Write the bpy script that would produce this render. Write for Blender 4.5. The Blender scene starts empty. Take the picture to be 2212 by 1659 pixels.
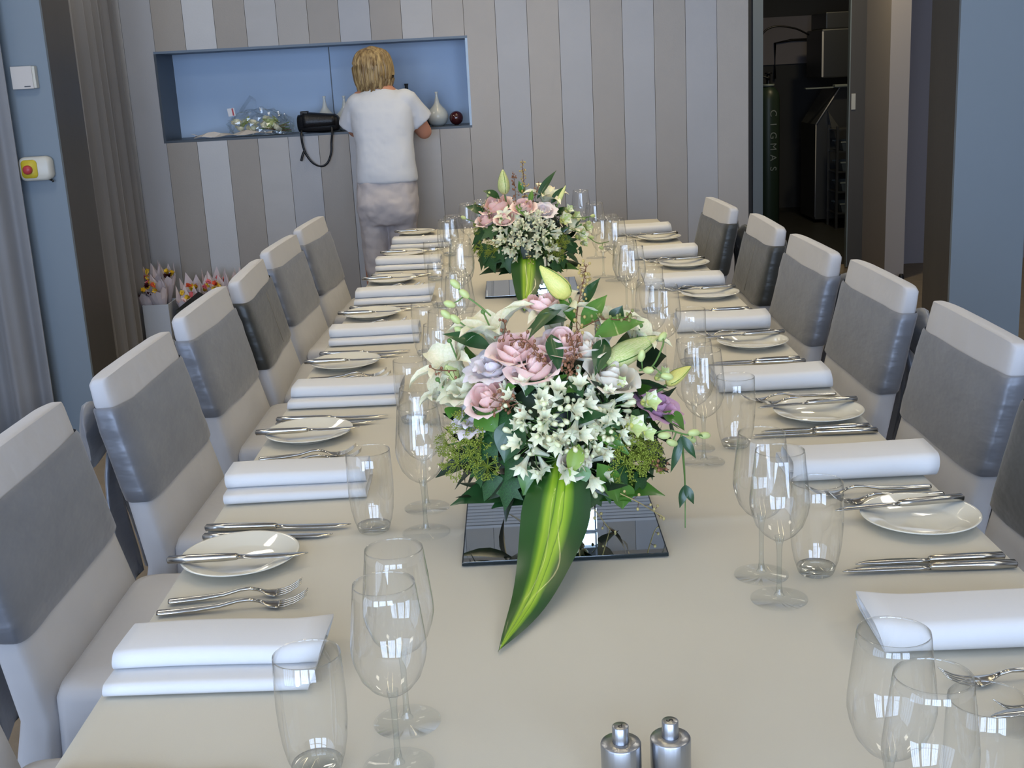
import bpy, bmesh, math, random
from mathutils import Vector, Matrix, noise
PI = math.pi
random.seed(7)
sc = bpy.context.scene
COL = sc.collection
# ---------------------------------------------------------------- camera
cam_d = bpy.data.cameras.new('camera'); cam = bpy.data.objects.new('camera', cam_d); COL.objects.link(cam)
cam_d.sensor_width = 36.0; cam_d.lens = 2600.76 / 2212 * 36.0; cam_d.clip_start = 0.02
def cam_matrix(pitch, roll, yaw, loc):
    f = Vector((math.sin(yaw)*math.cos(pitch), math.cos(yaw)*math.cos(pitch), -math.sin(pitch)))
    r = Vector((math.cos(yaw), -math.sin(yaw), 0)); u = r.cross(f)
    c, s = math.cos(roll), math.sin(roll)
    r2 = c*r + s*u; u2 = -s*r + c*u
    m = Matrix((r2, u2, -f)).transposed().to_4x4(); m.translation = Vector(loc); return m
cam.matrix_world = cam_matrix(0.253543563, -0.0523156899, -0.00735359657, (-0.0775378529, 0, 1.44451497))
sc.camera = cam
# ---------------------------------------------------------------- world, light, exposure
sc.view_settings.view_transform = 'Standard'; sc.view_settings.look = 'None'
sc.view_settings.gamma = 1.0; sc.view_settings.use_curve_mapping = False
sc.view_settings.exposure = 0.0
cy = sc.cycles
cy.max_bounces = 10; cy.transparent_max_bounces = 32; cy.glossy_bounces = 6; cy.transmission_bounces = 10; cy.diffuse_bounces = 4
cy.caustics_reflective = False; cy.caustics_refractive = False; cy.sample_clamp_indirect = 6.0
cy.use_denoising = True
w = bpy.data.worlds.new('world'); sc.world = w; w.use_nodes = True
w.node_tree.nodes['Background'].inputs[0].default_value = (0.45, 0.6, 0.85, 1); w.node_tree.nodes['Background'].inputs[1].default_value = 1.0
def area(name, loc, rot, sx, sy, power, color, shape='RECTANGLE'):
    l = bpy.data.lights.new(name, 'AREA'); l.shape = shape; l.size = sx; l.size_y = sy; l.energy = power; l.color = color
    o = bpy.data.objects.new(name, l); o.location = loc; o.rotation_euler = rot; COL.objects.link(o); return o
DAY = (0.56, 0.715, 1.0)
for k, (wx, sx) in enumerate(((-1.95, 1.3), (-0.35, 1.5), (1.45, 1.5))):       # daylight in the three windows behind the photographer
    area('window_daylight', (wx, -2.72, 1.36), (PI/2, 0, 0), sx, 2.5, 124, DAY)
area('window_daylight', (-2.72, -.9, 1.4), (PI/2, 0, -PI/2), 2.4, 2.3, 46, DAY)         # added window in the left wall, put in to brighten the chair sides
WARM = (1.0, 0.82, 0.50)
FILL_DOWNL = [(1.95, 7.3), (2.6, 9.6)]  # added lamps that lift the hall and the dark kitchen
for x, y in FILL_DOWNL:
    area('fill_beam', (x, y, 2.66), (0, 0, 0), 0.16, 0.16, 12 if y < 8 else 13, WARM, 'DISK')
STRIPS = [(x, y) for x in (-.3, .3) for y in (0.3, 1.2, 2.1, 3.0, 3.9, 4.8, 5.6)]      # warm linear lamps over the table
for x, y in STRIPS:
    area('linear_beam', (x, y, 2.655), (0, 0, 0), 0.03, 0.82, (.25+.85*y)/2, WARM).data.spread = math.radians(110)
FILL_PANELS = [(x, y) for x in (-1.75, 1.75) for y in (1.2, 3.4, 5.2)]  # unseen ceiling panels added as ambient fill for chairs and walls
for x, y in FILL_PANELS:
    area('fill_glow', (x, y, 2.655), (0, 0, 0), 0.55, 0.55, 9.0 if y > 2 else 5.5, (1.0, 0.93, 0.80))
# ---------------------------------------------------------------- materials
def S(h):
    h = h/255.0
    return h/12.92 if h <= 0.04045 else ((h+0.055)/1.055)**2.4
def rgb(r, g, b): return (S(r), S(g), S(b), 1)
def mat(name, col, rough=0.6, metal=0.0, var=0.0, vscale=8.0, bump=0.0, bscale=200.0, stretch=None, spec=0.5, sheen=0.0, coat=0.0, sss=0.0, trans=0.0, alpha=1.0, col2=None, emit=None):
    m = bpy.data.materials.new(name); m.use_nodes = True; nt = m.node_tree; b = nt.nodes['Principled BSDF']
    b.inputs['Base Color'].default_value = col; b.inputs['Roughness'].default_value = rough; b.inputs['Metallic'].default_value = metal
    b.inputs['Specular IOR Level'].default_value = spec; b.inputs['Sheen Weight'].default_value = sheen; b.inputs['Coat Weight'].default_value = coat
    b.inputs['Alpha'].default_value = alpha
    if sss: b.inputs['Subsurface Weight'].default_value = sss; b.inputs['Subsurface Scale'].default_value = 0.004
    if trans: b.inputs['Transmission Weight'].default_value = trans
    tc = nt.nodes.new('ShaderNodeTexCoord'); mp = nt.nodes.new('ShaderNodeMapping'); nt.links.new(tc.outputs['Object'], mp.inputs[0])
    if stretch: mp.inputs['Scale'].default_value = stretch
    if var or col2:
        n = nt.nodes.new('ShaderNodeTexNoise'); n.inputs['Scale'].default_value = vscale; n.inputs['Detail'].default_value = 4; nt.links.new(mp.outputs[0], n.inputs[0])
        mx = nt.nodes.new('ShaderNodeMix'); mx.data_type = 'RGBA'
        c2 = col2 or tuple(list(max(0, c*(1-var)) for c in col[:3]) + [1])
        mx.inputs[6].default_value = c2; mx.inputs[7].default_value = col
        mr = nt.nodes.new('ShaderNodeMapRange'); mr.inputs[1].default_value = .35; mr.inputs[2].default_value = .65
        nt.links.new(n.outputs[0], mr.inputs[0]); nt.links.new(mr.outputs[0], mx.inputs[0]); nt.links.new(mx.outputs[2], b.inputs['Base Color'])
    if bump:
        n2 = nt.nodes.new('ShaderNodeTexNoise'); n2.inputs['Scale'].default_value = bscale; n2.inputs['Detail'].default_value = 3; nt.links.new(mp.outputs[0], n2.inputs[0])
        bp = nt.nodes.new('ShaderNodeBump'); bp.inputs['Strength'].default_value = bump; bp.inputs['Distance'].default_value = 0.01
        nt.links.new(n2.outputs[0], bp.inputs['Height']); nt.links.new(bp.outputs[0], b.inputs['Normal'])
    return m
def thin_glass(name, tint=(1, 1, 1), edge=0.45, refl=1.0, power=3.5, base=0.05):
    m = bpy.data.materials.new(name); m.use_nodes = True; nt = m.node_tree; nt.nodes.clear()
    out = nt.nodes.new('ShaderNodeOutputMaterial'); lw = nt.nodes.new('ShaderNodeLayerWeight'); lw.inputs[0].default_value = 0.5
    pw = nt.nodes.new('ShaderNodeMath'); pw.operation = 'POWER'; pw.inputs[1].default_value = power; nt.links.new(lw.outputs['Facing'], pw.inputs[0])
    ma = nt.nodes.new('ShaderNodeMath'); ma.operation = 'MULTIPLY_ADD'; ma.inputs[1].default_value = 0.8*refl; ma.inputs[2].default_value = base; ma.use_clamp = True
    nt.links.new(pw.outputs[0], ma.inputs[0])
    tr = nt.nodes.new('ShaderNodeBsdfTransparent'); gl = nt.nodes.new('ShaderNodeBsdfGlossy'); gl.inputs['Roughness'].default_value = 0.0
    gl.inputs['Color'].default_value = (1, 1, 1, 1)
    mc = nt.nodes.new('ShaderNodeMix'); mc.data_type = 'RGBA'; mc.inputs[6].default_value = (*tint, 1); mc.inputs[7].default_value = (edge, edge*1.02, edge*1.04, 1)
    nt.links.new(pw.outputs[0], mc.inputs[0]); nt.links.new(mc.outputs[2], tr.inputs[0])
    ms = nt.nodes.new('ShaderNodeMixShader'); nt.links.new(ma.outputs[0], ms.inputs[0]); nt.links.new(tr.outputs[0], ms.inputs[1]); nt.links.new(gl.outputs[0], ms.inputs[2])
    nt.links.new(ms.outputs[0], out.inputs[0]); return m
M = {}
M['cloth'] = mat('white table linen', rgb(197, 191, 174), 0.75, var=0.03, vscale=3, bump=0.05, bscale=900, sheen=0.1)
M['napkin'] = mat('white napkin linen', rgb(212, 212, 212), 0.8, bump=0.06, bscale=900, sheen=0.1)
M['cover'] = mat('white chair cover cotton', rgb(196, 196, 199), 0.7, var=0.04, vscale=6, bump=0.5, bscale=11, sheen=0.15)
M['sash'] = mat('silver grey satin', rgb(130, 134, 143), 0.42, metal=0.35, var=0.10, vscale=7, bump=0.55, bscale=9, stretch=(1, 1, 2.6), sheen=0.3)
M['sash_dark'] = mat('charcoal satin', rgb(66, 68, 67), 0.40, metal=0.3, var=0.1, vscale=7, bump=0.5, bscale=9, stretch=(1, 1, 2.6), sheen=0.3)
M['stitch'] = mat('stitching', rgb(150, 145, 132), 0.8)
M['glass'] = thin_glass('clear thin glass', (0.99, 0.995, 0.995), 0.5, 1.0, 4.5, 0.085)
M['glass_foot'] = thin_glass('clear glass foot', (0.99, 0.995, 0.995), 0.8, .6, 6.0, 0.015)
M['glass_thick'] = thin_glass('clear thick glass', (0.93, 0.95, 0.95), 0.45, 1.0, 3.0, 0.05)
g = mat('solid glass', (1, 1, 1, 1), 0.0, trans=1.0); M['glass_solid'] = g
M['china'] = mat('glazed white china', rgb(222, 219, 205), 0.06, coat=0.3)
M['steel'] = mat('polished cutlery steel', rgb(190, 188, 182), 0.16, metal=1.0)
M['brushed'] = mat('brushed steel', rgb(170, 172, 176), 0.30, metal=1.0, bump=0.05, bscale=300, stretch=(1, 1, .02))
M['ink'] = mat('dark engraving', rgb(40, 38, 36), 0.7)
M['mirror'] = mat('mirror', rgb(225, 232, 232), 0.01, metal=1.0)
M['mirror_edge'] = mat('dark mirror edge', rgb(22, 34, 38), 0.12)
# wall
M['p_soft'] = mat('soft taupe stripe', rgb(163, 157, 150), 0.45, var=0.04, vscale=5, bump=0.05, bscale=150, sheen=.2)
M['p_light'] = mat('pearl stripe', rgb(178, 175, 172), 0.42, var=0.04, vscale=5, bump=0.04, bscale=120, stretch=(1, 1, 3), sheen=.2)
M['p_white'] = mat('white stripe', rgb(196, 195, 194), 0.40, var=0.04, vscale=5, bump=0.04, bscale=120, sheen=.2)
M['p_beige'] = mat('taupe stripe', rgb(158, 150, 140), 0.45, var=0.04, vscale=5, bump=0.05, bscale=150, sheen=.2)
M['p_mid'] = mat('stone stripe', rgb(170, 164, 157), 0.45, var=0.04, vscale=5, bump=0.05, bscale=150, sheen=.2)
M['p_blue'] = mat('cool grey stripe', rgb(170, 169, 170), 0.42, var=0.04, vscale=5, bump=0.04, bscale=150, sheen=.2)
M['niche'] = mat('blue niche paint', rgb(176, 200, 228), 0.5, var=0.03, vscale=2)
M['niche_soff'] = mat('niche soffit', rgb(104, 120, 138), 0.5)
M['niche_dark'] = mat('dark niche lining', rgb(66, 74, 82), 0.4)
M['wallpaint'] = mat('blue grey paint', rgb(128, 141, 152), 0.4, var=0.03, vscale=2)
M['brown'] = mat('dark bronze laminate', rgb(84, 80, 74), 0.45, var=0.12, vscale=4, bump=0.03, bscale=60, stretch=(1, 1, .2))
M['offwhite'] = mat('off white paint', rgb(205, 200, 195), 0.7)
M['hallwall'] = mat('hall paint', rgb(176, 168, 162), 0.7)
M['hallmauve'] = mat('mauve grey paint', rgb(140, 136, 142), 0.7)
M['dark'] = mat('dark paint and gap shade', rgb(52, 54, 56), 0.6)
M['black'] = mat('black', rgb(14, 15, 20), 0.45, bump=0.05, bscale=150)
M['grille'] = mat('grille slat', rgb(195, 195, 198), 0.5)
M['floor'] = mat('beige carpet floor', rgb(134, 122, 106), 0.9, var=0.12, vscale=14, bump=0.1, bscale=300)
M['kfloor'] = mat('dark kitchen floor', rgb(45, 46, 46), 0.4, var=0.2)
M['curtain'] = mat('taupe curtain', rgb(128, 125, 123), 0.75, var=0.06, vscale=4, bump=0.05, bscale=250, sheen=.2)
M['curtain_blue'] = mat('grey curtain', rgb(138, 139, 142), 0.75, var=0.06, vscale=4, bump=0.05, bscale=250, sheen=.2)
M['plastic'] = mat('ivory plastic', rgb(205, 203, 192), 0.4)
M['yellow'] = mat('yellow plastic', rgb(200, 180, 50), 0.4)
M['red'] = mat('red plastic', rgb(180, 60, 66), 0.4)
M['vase'] = mat('white glazed ceramic', rgb(200, 206, 204), 0.15, coat=.5)
M['maroon'] = mat('dark red lacquer', rgb(64, 16, 22), 0.12, coat=.8)
M['leather'] = mat('black leather', rgb(20, 23, 28), 0.42, bump=0.15, bscale=120)
M['greenmetal'] = mat('green painted cylinder', rgb(40, 56, 46), 0.4)
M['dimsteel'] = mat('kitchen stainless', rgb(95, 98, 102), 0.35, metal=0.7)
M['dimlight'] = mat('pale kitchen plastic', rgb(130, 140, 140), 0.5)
M['shirt'] = mat('white jersey', rgb(204, 208, 216), 0.8, bump=0.35, bscale=9, stretch=(1, 1, .6), sheen=.1)
M['trousers'] = mat('cream linen', rgb(192, 186, 188), 0.8, bump=0.15, bscale=16, var=.03)
M['skin'] = mat('skin', rgb(196, 138, 112), 0.5, sss=.1)
M['hair'] = mat('blonde hair', rgb(186, 160, 112), 0.45, col2=rgb(112, 88, 56), vscale=26, stretch=(3, 3, .35))
M['eye'] = mat('eye', rgb(40, 40, 44), 0.2); M['lip'] = mat('lip', rgb(170, 90, 84), .5)
M['shoe'] = mat('tan shoe', rgb(120, 96, 76), 0.5)
M['cello'] = thin_glass('cellophane', (0.98, 0.985, 0.985), 0.85, .8, 2.6, 0.05)
M['paper'] = mat('pale pink paper', rgb(218, 204, 204), 0.8, sss=.1); M['paper2'] = mat('cream paper', rgb(214, 206, 196), 0.8)
M['sticker'] = mat('white sticker', rgb(225, 225, 228), .6); M['card'] = mat('white card box', rgb(196, 200, 206), .7); M['crate'] = mat('dark crate', rgb(58, 56, 48), .7)
# flowers
M['pink'] = mat('pink petal', rgb(250, 196, 190), 0.5, col2=rgb(246, 224, 210), vscale=40, sss=.25, sheen=.1)
M['blush'] = mat('blush outer petal', rgb(248, 222, 212), 0.5, sss=.25)
M['cream'] = mat('cream petal', rgb(236, 226, 208), 0.5, sss=.25); M['wpetal'] = mat('white petal', rgb(244, 238, 212), 0.45, sss=.25, col2=rgb(230, 228, 192), vscale=30)
M['mauve'] = mat('mauve petal', rgb(198, 134, 178), 0.5, sss=.2, col2=rgb(226, 190, 208), vscale=50); M['lilac'] = mat('pale lilac petal', rgb(240, 234, 228), 0.5, sss=.25, col2=rgb(228, 212, 218), vscale=40)
M['budgreen'] = mat('lily bud green', rgb(186, 204, 118), 0.4, col2=rgb(226, 226, 170), vscale=20, stretch=(3, 3, .3), sss=.15)
M['budyellow'] = mat('lily bud yellow', rgb(228, 218, 128), 0.4, col2=rgb(206, 208, 110), vscale=20, stretch=(3, 3, .3), sss=.15)
M['palegreen'] = mat('pale green bud', rgb(196, 208, 138), 0.4, sss=.15); M['aga'] = mat('agapanthus bud', rgb(232, 232, 190), 0.4, sss=.15)
M['d'] = mat('dark leaf', rgb(38, 78, 38), 0.32, var=.25, vscale=20, coat=.15); M['m'] = mat('mid leaf', rgb(80, 128, 44), 0.35, var=.2, vscale=20, coat=.15)
M['l'] = mat('lime leaf', rgb(138, 164, 62), 0.4, var=.2, vscale=20); M['k'] = mat('deep leaf', rgb(24, 46, 24), 0.4, var=.3, vscale=20)
M['ivy'] = mat('ivy leaf', rgb(46, 92, 42), 0.45, col2=rgb(30, 62, 30), vscale=30); M['fennel'] = mat('fennel head', rgb(150, 164, 58), 0.6, var=.2, vscale=60)
M['stem'] = mat('green stem', rgb(96, 132, 66), 0.5); M['gold'] = mat('golden seed', rgb(190, 166, 96), 0.5); M['berrybrown'] = mat('brown berry', rgb(138, 92, 62), 0.45)
M['olive'] = mat('olive berry', rgb(134, 138, 74), 0.5); M['tan'] = mat('tan bud', rgb(196, 178, 116), 0.5); M['twig'] = mat('twig', rgb(116, 78, 52), 0.6)
M['stamen'] = mat('rust stamen', rgb(130, 66, 34), .7)
M['orange'] = mat('orange petal', rgb(226, 96, 60), .5); M['yflower'] = mat('yellow petal', rgb(228, 190, 50), .5); M['pinkhot'] = mat('coral petal', rgb(226, 112, 116), .5)
# big striped leaf (the stripes are the leaf's own variegation, across its width)
def cordy_mat():
    m = mat('striped cordyline leaf', rgb(30, 70, 24), 0.3, coat=.2); nt = m.node_tree; b = nt.nodes['Principled BSDF']
    at = nt.nodes.new('ShaderNodeAttribute'); at.attribute_name = 'across'
    n = nt.nodes.new('ShaderNodeTexNoise'); n.inputs['Scale'].default_value = 30; n.inputs['Detail'].default_value = 3
    tc = nt.nodes.new('ShaderNodeTexCoord'); mp = nt.nodes.new('ShaderNodeMapping'); mp.inputs['Scale'].default_value = (1.2, .12, .12); nt.links.new(tc.outputs['Object'], mp.inputs[0]); nt.links.new(mp.outputs[0], n.inputs[0])
    ad = nt.nodes.new('ShaderNodeMath'); ad.operation = 'MULTIPLY_ADD'; ad.inputs[1].default_value = 0.10; nt.links.new(n.outputs[0], ad.inputs[0]); nt.links.new(at.outputs['Fac'], ad.inputs[2])
    r = nt.nodes.new('ShaderNodeValToRGB'); nt.links.new(ad.outputs[0], r.inputs[0])
    el = r.color_ramp.elements; el[0].position = 0.0; el[0].color = rgb(34, 72, 26); el[1].position = 1.0; el[1].color = rgb(34, 68, 34)
    for p_, c_ in ((.30, (36, 78, 26)), (.37, (84, 128, 30)), (.43, (146, 178, 42)), (.515, (118, 158, 32)), (.53, (60, 100, 24)), (.545, (124, 162, 34)), (.61, (150, 184, 44)), (.655, (134, 170, 38)), (.665, (70, 112, 26)), (.68, (148, 182, 44)), (.745, (112, 152, 34)), (.82, (38, 80, 30))):
        e = el.new(p_); e.color = rgb(*c_)
    nt.links.new(r.outputs[0], b.inputs['Base Color']); return m
M['cordy'] = cordy_mat()
# ---------------------------------------------------------------- object helpers
def link(name, me, m=None, parent=None, loc=(0, 0, 0), rot=(0, 0, 0), smooth=True):
    o = bpy.data.objects.new(name, me); COL.objects.link(o)
    if m is not None and not me.materials:
        for mm in (m if isinstance(m, (list, tuple)) else [m]): me.materials.append(mm)
    if smooth and me.polygons: me.shade_smooth()
    o.location = loc; o.rotation_euler = rot
    if parent: o.parent = parent
    return o
def mesh(name, vf): 
    me = bpy.data.meshes.new(name); me.from_pydata([tuple(v) for v in vf[0]], [], vf[1]); me.update(); return me
def ob(name, vf, m, parent=None, loc=(0, 0, 0), rot=(0, 0, 0), smooth=True):
    return link(name, mesh(name, vf), m, parent, loc, rot, smooth)
def join(*vfs):
    V, F = [], []
    for v, f in vfs:
        k = len(V); V += list(v); F += [tuple(i+k for i in q) for q in f]
    return V, F
def xf(vf, mtx): return [mtx @ Vector(v) for v in vf[0]], vf[1]
def tag(o, label=None, cat=None, group=None, kind=None):
    if label: o['label'] = label
    if cat: o['category'] = cat
    if group: o['group'] = group
    if kind: o['kind'] = kind
    return o
def thing(name, label, cat, loc=(0, 0, 0), rz=0.0, group=None):
    o = bpy.data.objects.new(name, None); COL.objects.link(o); o.empty_display_size = .05
    o.location = loc; o.rotation_euler = (0, 0, rz); return tag(o, label, cat, group)
def copy_tree(o, parent=None, kids=None):
    if kids is None: kids = {}
    c = o.copy(); COL.objects.link(c)
    if parent: c.parent = parent
    for ch in list(KIDS(o)): copy_tree(ch, c)
    return c
def KIDS(o): return o.children
def dup(root, loc, rz, label, group=None):
    c = copy_tree(root); c.location = loc; c.rotation_euler = (0, 0, rz); c['label'] = label
    if group: c['group'] = group
    return c
def box(x0, x1, y0, y1, z0, z1, bev=0.0):
    if bev <= 0:
        V = [(x, y, z) for x in (x0, x1) for y in (y0, y1) for z in (z0, z1)]
        return V, [(0, 1, 3, 2), (4, 6, 7, 5), (0, 4, 5, 1), (2, 3, 7, 6), (0, 2, 6, 4), (1, 5, 7, 3)]
    bm = bmesh.new(); bmesh.ops.create_cube(bm, size=1)
    for v in bm.verts: v.co = Vector(((x0+x1)/2 + v.co.x*(x1-x0), (y0+y1)/2 + v.co.y*(y1-y0), (z0+z1)/2 + v.co.z*(z1-z0)))
    bmesh.ops.bevel(bm, geom=list(bm.edges), offset=bev, segments=2, affect='EDGES', profile=.5)
    bm.verts.index_update(); V = [v.co.copy() for v in bm.verts]; F = [tuple(v.index for v in f.verts) for f in bm.faces]; bm.free(); return V, F
def loft(rings, cap0=True, cap1=True, closed=True):
    V, F = [], []; n = len(rings[0])
    for r in rings: V += [Vector(p) for p in r]
    for i in range(len(rings)-1):
        for j in range(n if closed else n-1):
            a = i*n+j; b = i*n+(j+1) % n; F.append((a, b, b+n, a+n))
    if cap0: F.append(tuple(range(n-1, -1, -1)))
    if cap1: F.append(tuple((len(rings)-1)*n+j for j in range(n)))
    return V, F
def lathe(prof, n=32, cx=0, cy_=0, cap0=False, cap1=False):
    V, F = [], []; rows = []
    for r, z in prof:
        if r < 1e-6: rows.append([len(V)]); V.append(Vector((cx, cy_, z)))
        else:
            rows.append(list(range(len(V), len(V)+n)))
            V += [Vector((cx+r*math.cos(2*PI*k/n), cy_+r*math.sin(2*PI*k/n), z)) for k in range(n)]
    for a, b in zip(rows, rows[1:]):
        for k in range(n):
            k2 = (k+1) % n
            if len(a) == 1 and len(b) == 1: break
            if len(a) == 1: F.append((a[0], b[k2], b[k]))
            elif len(b) == 1: F.append((a[k], a[k2], b[0]))
            else: F.append((a[k], a[k2], b[k2], b[k]))
    if cap0 and len(rows[0]) > 1: F.append(tuple(reversed(rows[0])))
    if cap1 and len(rows[-1]) > 1: F.append(tuple(rows[-1]))
    return V, F
def tube(path, rad, n=6, cap=True):
    P = [Vector(p) for p in path]; rings = []
    up = Vector((0, 0, 1))
    for i, p in enumerate(P):
        t = (P[min(i+1, len(P)-1)] - P[max(i-1, 0)]).normalized()
        a = t.cross(up)
        if a.length < .1: a = t.cross(Vector((1, 0, 0)))
        a.normalize(); b = a.cross(t)
        r = rad[i] if isinstance(rad, (list, tuple)) else rad
        rings.append([p + (a*math.cos(2*PI*k/n) + b*math.sin(2*PI*k/n))*r for k in range(n)])
    return loft(rings, cap, cap)
def ball(c, r, n=8, m=6, sz=1.0):
    return xf(lathe([(math.sin(PI*i/m)*r, -math.cos(PI*i/m)*r*sz) for i in range(m+1)], n), Matrix.Translation(Vector(c)))
def bez(a, b, c, n=8): 
    a, b, c = Vector(a), Vector(b), Vector(c)
    return [a*(1-t)**2 + b*2*t*(1-t) + c*t*t for t in [i/n for i in range(n+1)]]
def catmull(pts, n=4):
    P = [Vector(p) for p in pts]; P = [2*P[0]-P[1]] + P + [2*P[-1]-P[-2]]; out = []
    for i in range(1, len(P)-2):
        for k in range(n):
            t = k/n; a, b, c, d = P[i-1:i+3]
            out.append(.5*((2*b)+(c-a)*t+(2*a-5*b+4*c-d)*t*t+(3*b-a-3*c+d)*t**3))
    out.append(P[-2]); return out
def fractal(x, y, z): return noise.noise(Vector((x, y, z)))
ORD = ['nearest the camera', 'second from the camera', 'third from the camera', 'fourth from the camera', 'fifth from the camera', 'sixth from the camera', 'farthest from the camera']
# ================================================================ SETTING
def struct(name, vf, m, parent=None, smooth=False, **k):
    o = ob(name, vf, m, parent, smooth=smooth, **k)
    if not parent: o['kind'] = 'structure'
    return o
struct('floor', box(-4.2, 4.6, -2.9, 8.5, -.1, 0), M['floor'])
struct('ceiling', box(-4.2, 4.6, -2.9, 12.1, 2.7, 2.8), M['offwhite'])
struct('floor_kitchen', box(1.4, 4.6, 8.5, 12.1, -.1, 0.002), M['kfloor'])
# striped wall with the display niche cut into it
YW = 6.3; NX0, NX1, NZ0, NZ1, ND = -1.83, -.27, 1.19, 1.62, .31
wb = struct('wall_back', join(box(-2.6, NX0-.012, YW+.012, YW+.34, 0, 2.7), box(NX1+.012, 1.157, YW+.012, YW+.34, 0, 2.7),
     box(NX0-.012, NX1+.012, YW+.012, YW+.34, 0, NZ0-.012), box(NX0-.012, NX1+.012, YW+.012, YW+.34, NZ1+.012, 2.7)), M['dark'])
rp = random.Random(3)
seqL = ['p_white', 'p_light', 'p_mid', 'p_white', 'p_white', 'p_blue']      # left of the niche
seqN_top = ['p_beige', 'p_white', 'p_beige', 'p_light', 'p_mid', 'p_beige', 'p_blue', 'p_beige', 'p_light', 'p_mid']
seqN_bot = ['p_beige', 'p_white', 'p_beige', 'p_light', 'p_blue', 'p_beige', 'p_blue', 'p_mid', 'p_light', 'p_mid']
seqR = ['p_mid', 'p_blue', 'p_mid', 'p_blue', 'p_soft', 'p_blue', 'p_soft', 'p_blue', 'p_mid']
def panel(x0, x1, z0, z1, m):
    ob('panel', box(x0+.0008, x1-.0008, YW+rp.uniform(0, .0012), YW+.012, z0, z1, .0008), M[m], wb, smooth=False)
pl = [NX0 - .156*k for k in range(6)]
for k in range(5): panel(pl[k+1], pl[k], 0, 2.7, ['p_blue', 'p_light', 'p_white', 'p_light', 'p_mid'][k])
for k in range(10):
    a = NX0+.156*k; panel(a, a+.156, 0, NZ0, seqN_bot[k]); panel(a, a+.156, NZ1, 2.7 if not 8 <= k else 2.7, seqN_top[k])
ww = (1.157-NX1)/9
for k in range(9): panel(NX1+ww*k, NX1+ww*(k+1), 0, 2.7, seqR[k])
# niche lining
ob('niche_back_panel', box(NX0, -1.004, YW+ND, YW+ND+.02, NZ0, NZ1, .001), M['niche'], wb, smooth=False)
ob('niche_back_panel', box(-.999, NX1, YW+ND, YW+ND+.02, NZ0, NZ1, .001), M['niche'], wb, smooth=False)
ob('niche_side', box(NX0-.012, NX0, YW, YW+ND, NZ0, NZ1), M['niche_dark'], wb, smooth=False)
ob('niche_side', box(NX1, NX1+.012, YW, YW+ND, NZ0, NZ1), M['niche'], wb, smooth=False)
ob('niche_soffit', box(NX0-.012, NX1+.012, YW, YW+ND, NZ1, NZ1+.012), M['niche_soff'], wb, smooth=False)
ob('niche_seam', box(-1.0045, -.9985, YW+ND+.004, YW+ND+.02, NZ0, NZ1), M['niche_dark'], wb, smooth=False)
ob('niche_shelf', box(NX0-.012, NX1+.012, YW, YW+ND, NZ0-.012, NZ0), M['niche_dark'], wb, smooth=False)
# air grille high on the wall, seen in the mirror tile
gr = tag(ob('air_grille', join(box(-.62, .86, YW-.012, YW-.001, 2.30, 2.315), box(-.62, .86, YW-.012, YW-.001, 2.505, 2.52), box(-.62, -.605, YW-.012, YW-.001, 2.315, 2.505), box(.845, .86, YW-.012, YW-.001, 2.315, 2.505)), M['grille'], smooth=False),
         'white slatted air grille high on the striped wall, reflected in the mirror tile', 'grille')
for k in range(10):
    ob('slat', xf(box(-.605, .845, -.001, .001, -.007, .007), Matrix.Translation((0, YW-.008, 2.325+.0187*k)) @ Matrix.Rotation(.6, 4, 'X')), M['grille'], gr, smooth=False)
# pillars
for nm, x0, x1, xd in (('pillar_left', -2.16, -1.862, 0), ('pillar_right', 1.706, 2.0, 0)):
    o = struct(nm, box(x0, x1, 4.885, 4.905, 0, 2.7), M['wallpaint']); 
    ob('side_cladding', box(x0+.002, x1-.002, 4.905, 5.22, 0, 2.7), M['brown'], o, smooth=False)
    ob('kickboard', box(x0-.001, x1+.001, 4.881, 4.885, 0, .012), M['dark'], o, smooth=False)
# outer walls
struct('wall_left', join(box(-2.75, -2.6, -2.9, -2.15, 0, 2.7), box(-2.75, -2.6, .35, 6.64, 0, 2.7), box(-2.75, -2.6, -2.15, .35, 0, .2), box(-2.75, -2.6, -2.15, .35, 2.6, 2.7)), M['offwhite'])
fl_ = struct('window_4', join(box(-2.64, -2.6, -2.15, .35, .2, .25), box(-2.64, -2.6, -2.15, .35, 2.55, 2.6), box(-2.64, -2.6, -2.15, -2.1, .25, 2.55), box(-2.64, -2.6, .3, .35, .25, 2.55)), M['dark'])  # added window, lets extra daylight onto the near sides of the chairs
for q in range(1, 6): ob('mullion', box(-2.635, -2.605, -2.15+2.5*q/6-.018, -2.15+2.5*q/6+.018, .25, 2.55), M['dark'], fl_, smooth=False)
struct('wall_right', box(4.5, 4.65, -2.9, 12.1, 0, 2.7), M['offwhite'])
struct('wall_hall_left', box(1.1, 1.155, 6.64, 8.4, 0, 2.7), M['dark'])
wh = struct('wall_hall', join(box(1.1, 1.594, 8.4, 8.5, 0, 2.7), box(2.55, 4.5, 8.4, 8.5, 0, 2.7), box(1.662, 2.55, 8.4, 8.5, 2.2, 2.7)), M['dark'])  # dark colour beside the jamb stands in for the shadow in the gap
ob('hall_lining', box(2.56, 4.5, 8.385, 8.4, 0, 2.7), M['hallmauve'], wh, smooth=False)
struct('trim_1', box(1.594, 1.662, 8.38, 8.5, 0, 2.2), M['wallpaint'])
struct('wall_stub', box(2.338, 2.463, 7.8, 8.37, 0, 2.7), M['hallwall'])
ds = tag(ob('door_stop', join(lathe([(.018, 0), (.018, .03), (.012, .045), (0, .045)], 12)), M['black'], loc=(2.43, 7.74, 0)), 'small black door stop on the tan floor beside the beige wall end', 'door stop')
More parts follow.
